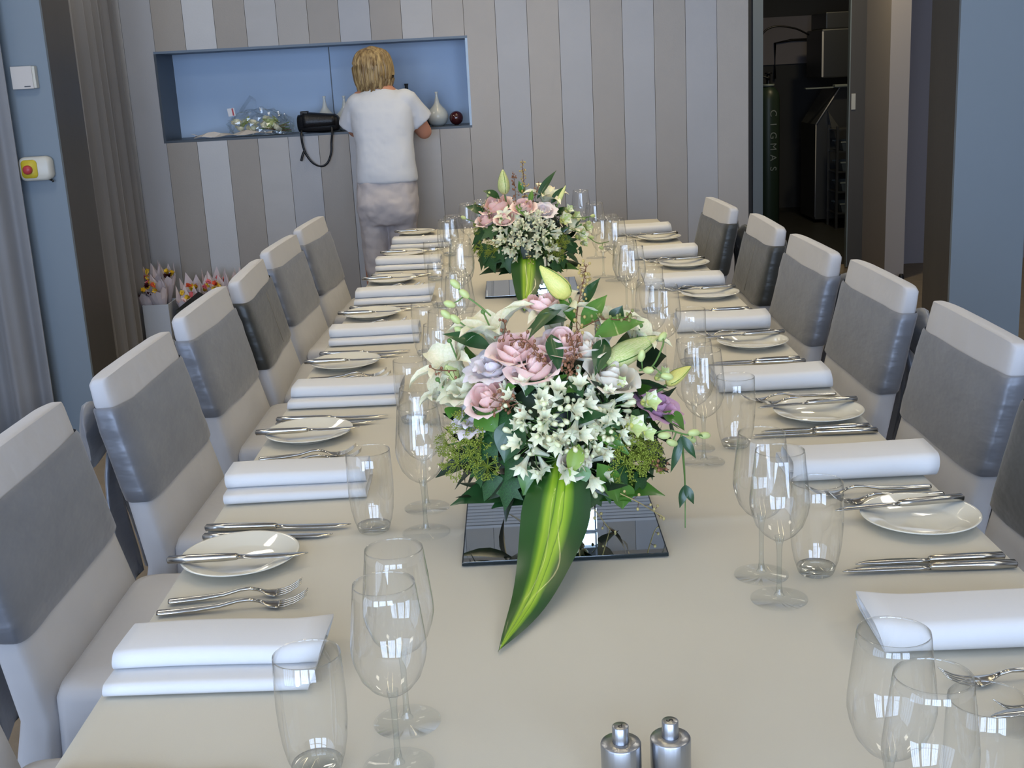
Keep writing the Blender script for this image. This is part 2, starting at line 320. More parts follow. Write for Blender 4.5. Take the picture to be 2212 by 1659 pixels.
# kitchen beyond the opening
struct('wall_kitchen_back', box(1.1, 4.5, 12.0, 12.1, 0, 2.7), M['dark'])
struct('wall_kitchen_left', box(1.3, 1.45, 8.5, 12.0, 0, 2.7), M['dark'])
# sliding door
d = struct('door_1', box(2.235, 2.56, 8.32, 8.362, 0.01, 2.2, .002), M['brown'])
ob('lit_edge_strip', box(2.228, 2.2352, 8.318, 8.364, 0.01, 2.2), M['dimlight'], d, smooth=False)  # pale strip paints in the light caught by the door's edge
ob('latch_plate', join(box(2.243, 2.272, 8.312, 8.3205, 1.08, 1.185, .002)), M['plastic'], d, smooth=False)
ob('flush_pull', join(box(2.468, 2.474, 8.314, 8.3205, .845, .985), box(2.466, 2.476, 8.310, 8.3205, .90, .93)), M['dimsteel'], d, smooth=False)
# wall behind the camera with three windows
y0, y1 = -2.7, -2.6
wf = struct('wall_front', join(box(-2.6, 4.5, y0, y1, 0, .1), box(-2.6, 4.5, y0, y1, 2.62, 2.7), box(-1.3, -1.1, y0, y1, .1, 2.62), box(.4, .7, y0, y1, .1, 2.62), box(2.2, 4.5, y0, y1, .1, 2.62)), M['offwhite'])
for k, cx in enumerate((-1.95, -0.35, 1.45)):
    w0 = max(cx-.75, -2.6); w1 = cx+(.65 if k == 0 else .75)
    fr = struct('window_%d' % (k+1), join(box(w0, w1, -2.64, -2.6, .1, .15), box(w0, w1, -2.64, -2.6, 2.57, 2.62), box(w0, w0+.05, -2.64, -2.6, .15, 2.57), box(w1-.05, w1, -2.64, -2.6, .15, 2.57)), M['dark'])
    for q in range(1, 4): ob('mullion', box(w0+(w1-w0)*q/4-.018, w0+(w1-w0)*q/4+.018, -2.635, -2.605, .15, 2.57), M['dark'], fr, smooth=False)
    ob('transom', box(w0+.05, w1-.05, -2.636, -2.604, 1.0, 1.03), M['dark'], fr, smooth=False)
# ---------------------------------------------------------------- curtains
def curtain(name, label, path, amp, nfold, m, z0=.02, z1=2.68):
    P = catmull(path, 40); rr = random.Random(len(name)+nfold); rings = []
    ph = [rr.uniform(-.5, .5) for _ in range(nfold+2)]
    pts = []
    for i, p in enumerate(P):
        t = i/(len(P)-1); d = (P[min(i+1, len(P)-1)]-P[max(i-1, 0)]).normalized(); nrm = Vector((d.y, -d.x, 0)); pts.append((p, nrm, t))
    V, F = [], []; zs = [z0+(z1-z0)*k/10 for k in range(11)]
    for z in zs:
        for p, nrm, t in pts:
            k = z/2.7; a = amp*(1.15-.45*k)
            o = math.sin(t*nfold*2*PI + ph[int(t*nfold)]*.6 + .35*math.sin(3*k+t*9))*a + .25*a*math.sin(t*nfold*4.7*PI+k*2)
            V.append(p + nrm*o + Vector((0, 0, z)))
    n = len(pts)
    for r in range(10):
        for j in range(n-1): F.append((r*n+j, r*n+j+1, (r+1)*n+j+1, (r+1)*n+j))
    o = ob(name, (V, F), M[m]); md = o.modifiers.new('thickness', 'SOLIDIFY'); md.thickness = .004
    return tag(o, label, 'curtain')
curtain('curtain', 'taupe floor-length curtain hanging between the left pillar and the striped wall', [(-1.905, 5.25, 0), (-1.93, 5.6, 0), (-1.97, 5.95, 0), (-2.0, 6.26, 0)], .028, 6, 'curtain')
curtain('curtain', 'grey floor-length curtain at far left, in front of the blue-grey pillar', [(-2.58, 4.45, 0), (-2.42, 4.62, 0), (-2.2, 4.74, 0), (-2.005, 4.80, 0)], .032, 4, 'curtain_blue')
# ---------------------------------------------------------------- pillar fittings
t = thing('wall_control_box', 'square ivory control box on the left pillar, above the red button', 'control box', (-1.952, 4.885, 1.518))
ob('housing', box(-.046, .046, -.032, 0, -.042, .042, .003), M['plastic'], t, smooth=False)
ob('cover_plate', box(-.047, .036, -.036, -.0322, -.043, .043, .002), M['offwhite'], t, smooth=False)
ob('nameplate', box(-.0, .024, -.0366, -.0361, -.036, -.032), M['dimsteel'], t, smooth=False)
t = thing('emergency_stop_box', 'white emergency stop box with yellow plate and red button on left pillar', 'button box', (-1.955, 4.885, 1.168))
def rrect(hx, hz, r, y, n=5, cx=0):
    out = []
    for (sx, sz, a0) in ((1, 1, 0), (-1, 1, PI/2), (-1, -1, PI), (1, -1, 1.5*PI)):
        for k in range(n+1): a = a0+PI/2*k/n; out.append((cx+sx*(hx-r)+r*math.cos(a), y, sz*(hz-r)+r*math.sin(a)))
    return out
ob('housing', loft([rrect(.062, .044, .022, 0), rrect(.064, .047, .024, -.02), rrect(.062, .046, .026, -.05), rrect(.052, .038, .024, -.056)]), M['plastic'], t)
ob('yellow_plate', loft([rrect(.032, .036, .016, -.056, cx=-.018), rrect(.031, .035, .015, -.060, cx=-.018)]), M['yellow'], t)
pb = ob('push_button', xf(lathe([(0, .024), (.014, .022), (.018, .016), (.018, .006), (.010, .004), (.010, 0)], 20), Matrix.Translation((-.02, -.060, -.002)) @ Matrix.Rotation(PI/2, 4, 'X')), M['red'], t)
ob('cable_gland', tube([(.04, -.02, -.044), (.055, -.025, -.05), (.058, -.025, -.056)], .004), M['black'], t)
# ---------------------------------------------------------------- ceiling lamps and added fill lamps
for i, (x, y) in enumerate(FILL_DOWNL):
    t = thing('fill_downlight', 'added round fill downlight %s' % ('in the hall by the door', 'inside the kitchen')[i], 'downlight', (x, y, 2.7), group='added fill downlights')
    if i == 0: dl = ob('trim_ring', lathe([(.085, -.03), (.10, -.03), (.102, 0), (.085, 0)], 20), M['grille'], t)
    else: link('trim_ring', dl.data, None, t)
for i, (x, y) in enumerate(STRIPS):
    t = thing('linear_ceiling_lamp', 'slim linear ceiling lamp running along above the banquet table', 'ceiling lamp', (x, y, 2.7), group='linear lamps above the table')
    ob('channel', join(box(-.03, -.018, -.42, .42, -.05, 0), box(.018, .03, -.42, .42, -.05, 0)), M['grille'], t, smooth=False)
for i, (x, y) in enumerate(FILL_PANELS):
    t = thing('fill_panel_lamp', 'added square ceiling fill lamp beside the table', 'ceiling lamp', (x, y, 2.7), group='added square fill lamps')
    ob('frame', join(box(-.3, .3, -.3, -.285, -.04, 0), box(-.3, .3, .285, .3, -.04, 0), box(-.3, -.285, -.285, .285, -.04, 0), box(.285, .3, -.285, .285, -.04, 0)), M['grille'], t, smooth=False)
# ================================================================ TABLE
XT, Y0, Y1, ZT = .6, -.9, 5.60, .75
t = thing('banquet_table', 'long banquet table under a white cloth, running towards the striped wall', 'table', (0, 2.35, 0))
ob('tabletop', box(-XT+.008, XT-.008, Y0-2.35+.008, Y1-2.35-.008, .715, .745, .004), M['brown'], t, smooth=False)
for sx in (-.45, .45):
    for yy in (-2.9, -.9, 1.0, 2.95): ob('leg', lathe([(.022, 0), (.02, .715)], 12, sx, yy, True, True), M['dimsteel'], t)
def cloth():
    V, F = [], []; us = []; 
    N = 84
    xs = [(-XT-.010, .59), (-XT-.009, .64), (-XT-.006, .70), (-XT-.001, .742), (-XT+.006, .75)] + [(-XT+.012+(2*XT-.024)*k/N, .7502) for k in range(1, N)] + [(XT-.006, .75), (XT+.001, .742), (XT+.006, .70), (XT+.009, .64), (XT+.010, .59)]
    ys = [Y0+(Y1-Y0)*k/640 for k in range(641)]
    for y in ys:
        for i, (x, z) in enumerate(xs):
            dx = 0
            if z < .74: dx = math.copysign((.74-z)*.06*math.sin(y*11+x), x)
            h = 0
            if z >= .75:
                g = lambda c, w_: math.exp(-((y-c)/w_)**2)
                h = .0022*g(1.775, .016) + .0018*g(1.02+.01*x, .018) + .0012*g(2.9, .012) + .0012*g(4.1, .012) + .0014*math.exp(-((x-.012)/.010)**2) + .0006*max(0, fractal(x*3, y*2.5, 1)) 
            V.append((x+dx, y, z+h))
    n = len(xs)
    for r in range(len(ys)-1):
        for j in range(n-1): F.append((r*n+j, r*n+j+1, (r+1)*n+j+1, (r+1)*n+j))
    for yy, base in ((Y1, (len(ys)-1)*n), (Y0, 0)):              # end drops
        k = len(V); s = 1 if yy == Y1 else -1
        for i, (x, z) in enumerate(xs): V.append((x, yy+s*(.006+.006*math.sin(x*30)), .59))
        for j in range(n-1): F.append((base+j, base+j+1, k+j+1, k+j) if s < 0 else (base+j+1, base+j, k+j, k+j+1))
    return V, F
o = tag(ob('tablecloth', cloth(), M['cloth']), 'white linen tablecloth covering the long banquet table', 'tablecloth')
# ================================================================ CHAIRS
def xfront(z): return -.175-.24*(z-.5) if z > .5 else -.175-.10*(.5-z)
def bring(z, off=0.0, th=.055, hw=.235, top=0.0, wob=0.0, n=44):
    R = []; xf_ = xfront(z); cx = xf_-th/2
    for k in range(n):
        a = 2*PI*k/n; c, s = math.cos(a), math.sin(a)
        px = (th/2+off)*math.copysign(abs(c)**.45, c); py = (hw+off)*math.copysign(abs(s)**.28, s)
        bow = 0.0
        w_ = wob*math.sin(z*95+2.0*py*9)*abs(py/hw)**6 if wob else 0
        R.append((cx+px+bow+top*0, py+math.copysign(w_, py), z - top*abs(py/hw)**6*.003 + (off and 0)))
    return R
def chair_cover():
    rings = []
    for z, th, hw in ((.0, .13, .246), (.15, .115, .244), (.35, .09, .242), (.5, .07, .240), (.64, .060, .236), (.76, .055, .235), (.85, .052, .234), (.888, .048, .232), (.897, .041, .228), (.901, .030, .222), (.902, .018, .214)):
        r = bring(z, 0, th, hw, top=1 if z > .84 else 0)
        if z < .45: r = [(x - .012*math.sin(y*26+1)*(0.45-z)*2, y, z_) for x, y, z_ in r]
        rings.append(r)
    rings = [[(x+.0035*fractal(y*6, z*5, 7)+.003*fractal(y*15, z*9, 3)*(1 if z < .64 else .3), y, z) for x, y, z in r] for r in rings]
    back = loft(rings)
    rs = []; n = 60
    for z, gx, gy, pw in ((0, .035, .008, .2), (.12, .030, .007, .2), (.3, .018, .005, .17), (.46, .006, .004, .15), (.528, .002, .0, .13), (.545, -.004, -.005, .15), (.551, -.02, -.02, .2), (.543, -.10, -.10, .4)):
        R = []
        for k in range(n):
            a = 2*PI*k/n; c, s = math.cos(a), math.sin(a)
            x = .03+(.215+gx)*math.copysign(abs(c)**pw, c); y = (.232+gy)*math.copysign(abs(s)**pw, s)
            f = max(0, .46-z); ww_ = 1+ .12*f*math.sin(a*9+1.3)+.07*f*math.sin(a*17)
            R.append((x*ww_ if z < .46 else x, y*ww_ if z < .46 else y, z + (.004*fractal(x*9, y*9, 4) if z > .48 else 0)))
        rs.append(R)
    return join(back, loft(rs))
def chair_sash(seed=0):
    rr = random.Random(seed); rings = []
    zs = [(.640, .0025), (.645, .006), (.67, .0065), (.70, .006), (.73, .0065), (.76, .006), (.79, .0065), (.815, .006), (.832, .0055), (.838, .0025)]
    for z, off in zs:
        r = bring(z, off, .052+ (.85-z)*.03, .2355, wob=.0022)
        e = 1 if z > .81 or z < .65 else 0
        rings.append([(x + .0025*fractal(y*14+seed, z*22, 2)*(0 if e else 1), y, z_ + e*.009*fractal(y*7+seed*3, x*5, z)) for x, y, z_ in r])
    return loft(rings, False, False)
def bow():
    parts = [ball((-.335, 0, .75), .034, 10, 6, 1.1)]
    for s in (-1, 1):
        # a puffed loop each side and a tail hanging below
        rings = []
        for k in range(9):
            t = k/8; hw = .012+.052*math.sin(PI*min(1, t*1.05))**.7; c = Vector((-.335-.035*math.sin(PI*t*.9), s*(.02+.15*t), .75+.01*math.sin(t*5)-.015*t))
            rings.append([c + Vector((.020*math.sin(PI*min(1, t*1.1))*math.cos(a)-.002, 0, hw*math.sin(a)*(1+.15*math.sin(4*a)))) for a in [2*PI*q/12 for q in range(12)]])
        parts.append(loft(rings))
        rings = []
        for k in range(8):
            t = k/7; c = Vector((-.345-.02*math.sin(t*4), s*(.02+.05*t), .74-.34*t)); w_ = .018+.045*t
            rings.append([c + Vector((.006*math.sin(a)+.010*math.sin(q*1.1+t*3), w_*math.cos(a), 0)) for q, a in [(q, 2*PI*q/10) for q in range(10)]])
        parts.append(loft(rings))
    return join(*parts)
cover_me = mesh('cover', chair_cover()); bow_me = mesh('bow', bow()); bow_dk = None
sash_me = [mesh('sash', chair_sash(s)) for s in range(3)]
sash_dk = mesh('sash', chair_sash(5)); bow_dk = mesh('bow', bow())
def chair(x, y, rz, label, dark=False, var=0, group=None):
    t = thing('covered_chair', label, 'chair', (x, y, 0), rz, group)
    link('cover', cover_me, M['cover'], t)
    s = link('sash', sash_dk if dark else sash_me[var % 3], M['sash_dark'] if dark else M['sash'], t)
    link('bow', bow_dk if dark else bow_me, M['sash_dark'] if dark else M['sash'], t)
    if dark:
        ob('seam', tube([(xfront(z)+.0075, .03+.01*(z-.74), z) for z in (.66, .72, .78, .82)], .0007, 4), M['stitch'], t)
    return t
for k, (yc, dx, rz, dk, v) in enumerate(((1.28, 0, 0, 0, 0), (1.925, -.03, .0, 0, 1), (2.53, 0, -.02, 0, 2), (3.15, -.004, -.01, 0, 0), (3.68, .01, .04, 1, 1), (4.26, .0, -.04, 0, 2), (4.84, .015, -.05, 0, 0))):
    chair(-.618+dx, yc, rz, 'white-covered chair, %s sash, %s on the left side' % ('dark charcoal satin' if dk else 'silver-grey satin', ORD[k]), dk, v, 'covered chairs along the left side')
for k, (yc, dx, rz, dk, v) in enumerate(((1.83, -.02, 0, 1, 0), (2.44, .01, .0, 0, 1), (3.055, .0, .02, 0, 2), (3.61, -.035, .03, 0, 0), (4.20, -.055, -.0, 1, 1), (4.81, -.105, .05, 1, 2))):
    chair(.572+dx, yc, PI+rz, 'white-covered chair, %s sash, %s on the right side' % ('dark charcoal satin' if dk else 'silver-grey satin', ORD[k] if k < 5 else ORD[6]), dk, v, 'covered chairs along the right side')
# ================================================================ TABLEWARE
ZC = .7515                                  # top of the cloth
def dupto(proto, loc, rz, label, group, first=set()):
    if proto.name not in first:
        first.add(proto.name); proto.location = loc; proto.rotation_euler = (0, 0, rz); proto['label'] = label; proto['group'] = group; return proto
    return dup(proto, loc, rz, label, group)
# wine glass: bowl (thin shell), stem, foot
wg = thing('wine_glass', '', 'wine glass')
ob('bowl', lathe([(.0045, .083), (.012, .0865), (.022, .094), (.031, .106), (.0365, .122), (.0387, .134), (.0384, .144), (.0370, .158), (.0350, .176), (.0326, .196), (.0313, .207), (.0306, .2072), (.0305, .205)], 44), M['glass'], wg)
ob('stem', lathe([(.0062, .0895), (.0058, .084), (.0042, .078), (.0034, .068), (.0031, .045), (.0033, .022), (.0045, .010), (.0072, .0055)], 16), M['glass_thick'], wg)
ob('foot', lathe([(.0072, .0055), (.016, .0032), (.034, .0018), (.0375, .0011), (.0375, .0004), (.0, .0004)], 44), M['glass_foot'], wg)
tb = thing('tumbler', '', 'tumbler')
ob('wall', lathe([(.0265, .010), (.030, .020), (.0335, .038), (.0355, .060), (.0362, .082), (.0356, .108), (.0345, .134), (.0339, .1345), (.0337, .132)], 44), M['glass'], tb)
ob('base', lathe([(0, .0005), (.022, .0005), (.0245, .003), (.0268, .010), (.026, .0115), (.018, .0085), (0, .0075)], 44), M['glass_thick'], tb)
pt = thing('bread_plate', '', 'plate')
ob('dish', lathe([(0, .004), (.050, .0042), (.056, .006), (.068, .0105), (.084, .0150), (.0875, .0160), (.0885, .0152), (.0875, .0140), (.070, .0085), (.057, .003), (.054, .0008), (.050, .0008), (.048, .0022), (0, .0022)], 56), M['china'], pt)
ob('foot_ring', lathe([(.054, .0008), (.0535, 0), (.0505, 0), (.050, .0008)], 40), M['china'], pt)
# knife: handle at -x, blade to +x
def knife(L, hl):
    t = thing('table_knife', '', 'knife'); rings = []
    for x, wy, hz in ((0, .004, .003), (.002, .0068, .0050), (hl*.3, .0072, .0056), (hl*.8, .0066, .0052), (hl*.97, .0056, .0044), (hl, .0048, .0034)):
        rings.append([(x, wy*math.copysign(abs(math.cos(a))**.5, math.cos(a)), .0058+hz*math.copysign(abs(math.sin(a))**.6, math.sin(a))) for a in [2*PI*k/14 for k in range(14)]])
    ob('handle', loft(rings), M['steel'], t)
    rings = []
    for x, y0, y1, z in ((hl-.002, -.0045, .0045, .0026), (hl+.012, -.0060, .0050, .0016), (hl+.018, -.0088, .0052, .0011), (hl+(L-hl)*.5, -.0098, .0054, .0010), (hl+(L-hl)*.8, -.0082, .0050, .0009), (L-.008, -.003, .0046, .0008), (L, .0022, .0040, .0006)):
        rings.append([(x, y0, .0050-z*.4), (x, (y0+y1)/2, .0050-z), (x, y1, .0050-z), (x, y1, .0050+z), (x, (y0+y1)/2, .0050+z), (x, y0, .0050+z*.4)])
    ob('blade', loft(rings), M['steel'], t); return t
kn = knife(.238, .118); ks = knife(.208, .105)
def fork(L):
    t = thing('table_fork', '', 'fork'); s = L/.205
    prof = [(0, .006, .0030, .0045), (.003, .0072, .0034, .0045), (.05, .0062, .0034, .0050), (.085, .0046, .0030, .0075), (.11, .0034, .0026, .0125), (.125, .0031, .0024, .0130), (.138, .0034, .0022, .0100), (.146, .0060, .0018, .0065), (.152, .0105, .0013, .0042), (.160, .0122, .0012, .0030), (.166, .0125, .0012, .0030)]
    rings = []
    for x, wy, hz, zc in prof:
        rings.append([(x*s, wy*math.cos(a), zc + hz*math.sin(a)) for a in [2*PI*k/12 for k in range(12)]])
    ob('handle', loft(rings[:7]), M['steel'], t); ob('head', loft(rings[6:]), M['steel'], t)
    for q in range(4):
        yc = (-.0102+.0068*q); rs = []
        for x, wy, z in ((.164, .0021, .0030), (.175, .0018, .0042), (.187, .0016, .0078), (.197, .0013, .0130), (.205, .0006, .0185)):
            rs.append([(x*s, yc+wy*math.cos(a), z+.0009*math.sin(a)) for a in [2*PI*k/6 for k in range(6)]])
        ob('tine', loft(rs), M['steel'], t)
    return t
fk = fork(.205); fs = fork(.185)
# napkin: one continuous S-folded sheet, folds at the near side, wrap at the far side
def napkin(seed=0, lean=0.0):
    def arc(cy_, cz, r, a0, a1, n=7): return [(cy_+r*math.cos(a0+(a1-a0)*k/n), cz+r*math.sin(a0+(a1-a0)*k/n)) for k in range(n+1)]
    path = [(.110, .0150), (.07, .0155)] + [(.013, .0160)] + arc(.010, .0092, .0068, PI/2, 1.5*PI) + [(.07, .0024), (.118, .0024)] + arc(.118, .0205, .0181, -PI/2, PI/2, 10) + [(.09, .0395)] + arc(.048, .0292, .0108, PI/2, 1.5*PI, 9) + [(.08, .0182), (.112, .0180)]
    P = []
    for a, b in zip(path, path[1:]):
        P.append(a)
    P.append(path[-1]); n = len(P); rr = random.Random(seed)
    L = .243; nx = 12; th = .0013
    off = []
    for i, (y, z) in enumerate(P):
        a = P[max(0, i-1)]; b = P[min(n-1, i+1)]; d = Vector((b[0]-a[0], b[1]-a[1])).normalized(); off.append((-d.y*th, d.x*th))
    V, F = [], []; s1, s2 = rr.uniform(-.006, .006), rr.uniform(-.5, .5)
    for ix in range(nx+1):
        x = -L/2+L*ix/nx; u = ix/nx
        for sg in (1, -1):
            rng = range(n) if sg == 1 else range(n-1, -1, -1)
            for i in rng:
                y, z = P[i]; top = z/.04
                f = 1 + (.14*max(0, (u-.8)/.2)**2 if lean else 0)*top
                V.append((x + top*s1 + (.012*lean*top if u == 1 else 0), y+sg*off[i][0] + .004*math.sin(u*3+s2)*top, max(.0004, (z+sg*off[i][1])*f + .0012*top*math.sin(u*5+seed))))
    m2 = 2*n
    for ix in range(nx):
        for j in range(m2): F.append((ix*m2+j, ix*m2+(j+1) % m2, (ix+1)*m2+(j+1) % m2, (ix+1)*m2+j))
    for e in (0, nx):
        for j in range(n-1):
            a, b, c, d_ = e*m2+j, e*m2+j+1, e*m2+m2-2-j, e*m2+m2-1-j
            F.append((a, b, c, d_) if e else (d_, c, b, a))
    return V, F
nap_me = [mesh('napkin', napkin(s, 1.0 if s == 0 else 0)) for s in range(4)]
def place_napkin(x, y, rz, k, label, group):
    o = link('napkin', nap_me[k % 4], M['napkin'], None, (x, y, ZC), (0, 0, rz)); return tag(o, label, 'napkin', group)
def item(p, x, y, rz, label, group, z=ZC, tilt=0.0):
    o = dupto(p, (x, y, z), rz, label, group)
    if tilt: o.rotation_euler = (0, tilt, rz)
    return o
rj = random.Random(11); J = lambda a: rj.uniform(-a, a)
# left settings: napkin near-edge y, plate y, fork y, knife y
NAPL = [1.288, 1.948, 2.543, 3.172, 3.757, 4.434, 4.998]
PLL = [1.690, 2.333, 2.939, 3.569, 4.187, 4.820, 5.47]
FKL = [(1.548, 1.512), (2.185, 2.152), (2.80, 2.765), (3.43, 3.40), (4.05, 4.02), (4.69, 4.66), (5.30, 5.27)]
KNL = [(1.112, 1.078), (1.822, 1.782), (2.447, 2.41), (3.06, 3.025), (3.69, 3.655), (4.315, 4.28), (4.93, 4.895)]
WL = [((-.224, 1.112), (-.222, 1.202)), ((-.237, 1.772), (-.243, 1.885)), ((-.237, 2.39), (-.236, 2.532)), ((-.220, 2.979), (-.235, 3.09)), ((-.236, 3.56), (-.238, 3.66)), ((-.305, 4.20), (-.29, 4.31)), ((-.25, 4.70), (-.202, 4.80))]
TL = [(-.308, 1.112), (-.321, 1.792), (-.302, 2.399), (-.312, 3.014), (-.31, 3.661), (-.357, 4.177), (-.33, 4.75)]
for k in range(7):
    o_ = ORD[k]
    place_napkin(-.468+J(.004), NAPL[k]-.008, -.03 if k == 0 else J(.03), k, 'white folded napkin, %s on the left side' % o_, 'napkins on the left side')
    item(pt, -.512+J(.008), PLL[k], J(.5), 'white bread plate, %s on the left side' % o_, 'bread plates on the left side')
    item(ks, -.612, PLL[k]-.030+J(.006), J(.02), 'butter knife across the bread plate %s on the left side' % o_, 'butter knives on plates, left side', ZC+.0155, 0.0)
    for q, (f_, L_) in enumerate(((fs, 'back'), (fk, 'front'))):
        item(f_, -.582-q*.006, FKL[k][q], .10+J(.03) if k == 0 else .08+J(.03), '%s fork of the two forks %s on the left side' % (L_, o_), 'forks on the left side')
    for q, (f_, L_) in enumerate(((kn, 'back'), (ks, 'front'))):
        item(f_, -.598+q*.006, KNL[k][q]+.006, -.05+J(.03), '%s table knife of the two knives %s on the left side' % (L_, o_), 'table knives on the left side')
    for q in range(2):
        x, y = WL[k][q]; item(wg, x, y, J(3), 'clear wine glass, %s of the pair %s on the left side' % (('front', 'back')[q], o_), 'wine glasses on the left side')
    item(tb, TL[k][0], TL[k][1], J(3), 'clear stemless water tumbler, %s on the left side' % o_, 'tumblers on the left side')
NAPR = [(1.29, 1.46), (1.905, 2.15), (2.49, 2.66), (3.107, 3.28), (3.755, 3.93), (4.387, 4.56), (5.05, 5.22)]
PLR = [1.095, 1.715, 2.298, 2.939, 3.615, 4.202, 4.891]
WR = [((.242, .876), (.235, .955)), ((.250, 1.470), (.243, 1.550)), ((.243, 2.048), (.239, 2.128)), ((.258, 2.70), (.237, 2.777)), ((.25, 3.34), (.244, 3.459)), ((.26, 3.98), (.224, 4.062)), ((.23, 4.50), (.209, 5.0))]
TR = [(.323, .962), (.318, 1.547), (.315, 2.130), (.329, 2.774), (.31, 3.412), (.287, 3.98), (.30, 4.7)]
for k in range(7):
    o_ = ORD[k]
    place_napkin((.468 if k != 1 else .49)+J(.004), NAPR[k][0]+.137, PI+.02+J(.03)-(.03 if k else .03), k, 'white folded napkin, %s on the right side' % o_, 'napkins on the right side')
    item(pt, .512+J(.008), PLR[k], J(.5), 'white bread plate, %s on the right side' % o_, 'bread plates on the right side')
    item(ks, .598, PLR[k]+.045+J(.006), PI+.10+J(.03), 'butter knife across the bread plate %s on the right side' % o_, 'butter knives on plates, right side', ZC+.0155, 0.0)
    for q, (f_, L_) in enumerate(((fs, 'front'), (fk, 'back'))):
        item(f_, .590-q*.008, PLR[k]+.105+q*.036, PI+.06+J(.03)+(.25 if k == 0 and q == 0 else 0), '%s fork of the two forks %s on the right side' % (L_, o_), 'forks on the right side')
    for q, (f_, L_) in enumerate(((kn, 'front'), (ks, 'back'))):
        yk = NAPR[k][0]+.243+q*.028 if k != 1 else 2.17+q*.03
        item(f_, .590-q*.006, yk, PI+J(.03)-.01, '%s table knife of the two knives %s on the right side' % (L_, o_), 'table knives on the right side')
    for q in range(2):
        x, y = WR[k][q]; item(wg, x, y, J(3), 'clear wine glass, %s of the pair %s on the right side' % (('front', 'back')[q], o_), 'wine glasses on the right side')
    item(tb, TR[k][0], TR[k][1], J(3), 'clear stemless water tumbler, %s on the right side' % o_, 'tumblers on the right side')
# salt and pepper mills with engraved letters
def mill(x, y, h, letter, rz, label):
    t = thing('shaker_mill', label, 'mill', (x, y, ZC))
    ob('body', lathe([(0, 0), (.0195, 0), (.020, .001), (.020, h-.0195), (.0192, h-.018), (.0084, h-.0175)], 40), M['brushed'], t)
    kb = ob('knob', lathe([(.0082, h-.019), (.0082, h-.0008), (.0075, h), (0, h)], 28), M['brushed'], t)
    fc = bpy.data.curves.new('letter', 'FONT'); fc.body = letter; fc.size = .0095; fc.extrude = .0001; fc.align_x = 'CENTER'; fc.align_y = 'CENTER'
    fo = bpy.data.objects.new('letter', fc); COL.objects.link(fo); fo.data.materials.append(M['ink'])
    dg = bpy.context.evaluated_depsgraph_get(); me = bpy.data.meshes.new_from_object(fo.evaluated_get(dg)); bpy.data.objects.remove(fo)
    lo = link('letter', me, None, kb, (0, 0, h+.0002), (0, 0, rz), smooth=False)
    if not me.materials: me.materials.append(M['ink'])
mill(.052, 1.058, .071, 'S', 1.8, 'brushed steel shaker with engraved letter S on its knob, right one of the pair')
mill(.003, 1.056, .069, 'P', PI, 'brushed steel shaker with engraved letter P on its knob, left one of the pair')
# ================================================================ CENTREPIECES
def petal_vf(L, W, bend, cup, tip=.6, n=8, m=5, wave=0.0, base=.25, twist=0.0):
    """blade growing along +z from the origin, bending outwards to +x"""
    V, F = [], []; x = z = 0.0; ang = .15
    for i in range(n+1):
        t = i/n; w_ = W*(base+(1-base)*math.sin(PI*min(1, t/tip)/2)) * (1-max(0, (t-tip)/(1-tip))**2.2) if t < 1 else W*.02
        for j in range(m):
            s = (j/(m-1)*2-1); y = s*w_/2
            c = cup*(s*s)*w_
            wv = wave*math.sin(t*14+s*2)*abs(s)
            V.append((x-math.cos(ang)*c+wv, y, z+math.sin(ang)*c))
        ang = .15+bend*(t**1.6)
        x += math.sin(ang)*L/n; z += math.cos(ang)*L/n
    for i in range(n):
        for j in range(m-1): a = i*m+j; F.append((a, a+1, a+m+1, a+m))
    return V, F
def shell_vf(R, H, half, flare, inner, n=7, m=9, ruffle=0.0):
    """rose petal: part of a cup wall"""
    V, F = [], []
    for i in range(n+1):
        t = i/n; r = R*(.22+.78*math.sin(PI/2*min(1, t*1.35))**.8)*(1-inner*t*t) + flare*max(0, (t-.72)/.28)**1.5*R
        z = H*(t - .10*max(0, (t-.72)/.28)**2*(1 if flare > .1 else 0))
        ha = half*(.55+.45*math.sin(PI*min(.9, t)**.7))*(1-.30*max(0, (t-.8)/.2)**2)
        for j in range(m):
            s = j/(m-1)*2-1; a = s*ha; rr = r*(1+.06*s*s) + ruffle*R*math.sin(9*a+3*t)*t*t
            V.append((rr*math.cos(a), rr*math.sin(a), z*(1-.10*s*s*s*s*(t > .7))))
    for i in range(n):
        for j in range(m-1): a = i*m+j; F.append((a, a+1, a+m+1, a+m))
    return V, F
# unit-size petals (scaled per flower)
ROSE = [mesh('petal', shell_vf(.42, 1.12, 1.7, 0, .45)), mesh('petal', shell_vf(.62, 1.10, 1.35, .02, .22)), mesh('petal', shell_vf(.82, 1.08, 1.2, .08, .10)), mesh('petal', shell_vf(1.0, .92, 1.1, .28, 0))]
FRIL = [mesh('petal', shell_vf(.45, 1.05, 1.6, .1, .3, ruffle=.10)), mesh('petal', shell_vf(.72, 1.0, 1.3, .3, .1, ruffle=.12)), mesh('petal', shell_vf(.95, .88, 1.1, .5, 0, ruffle=.13))]
LILY = [mesh('petal', petal_vf(1, .36, 1.9, .25, .55, wave=.012)), mesh('petal', petal_vf(1, .27, 2.1, .3, .5, wave=.01))]
CORE = mesh('bud_core', ball((0, 0, 0), 1, 12, 8))
ORCH = mesh('petal', petal_vf(1, .62, 1.1, .25, .5, 5, 4))
def florets():
    out = []
    for k in range(6):
        v, f = petal_vf(1, .27, .95, .25, .72, 5, 3, base=.35)
        v = [(x+.06, y, z) for x, y, z in v]
        out.append(xf((v, f), Matrix.Rotation(PI/3*k, 4, 'Z')))
    return join(*out)
FLOR = mesh('floret', florets())
BUD = mesh('bud', lathe([(0, 0), (.10, .08), (.20, .42), (.26, .70), (.18, .92), (0, 1.0)], 7))
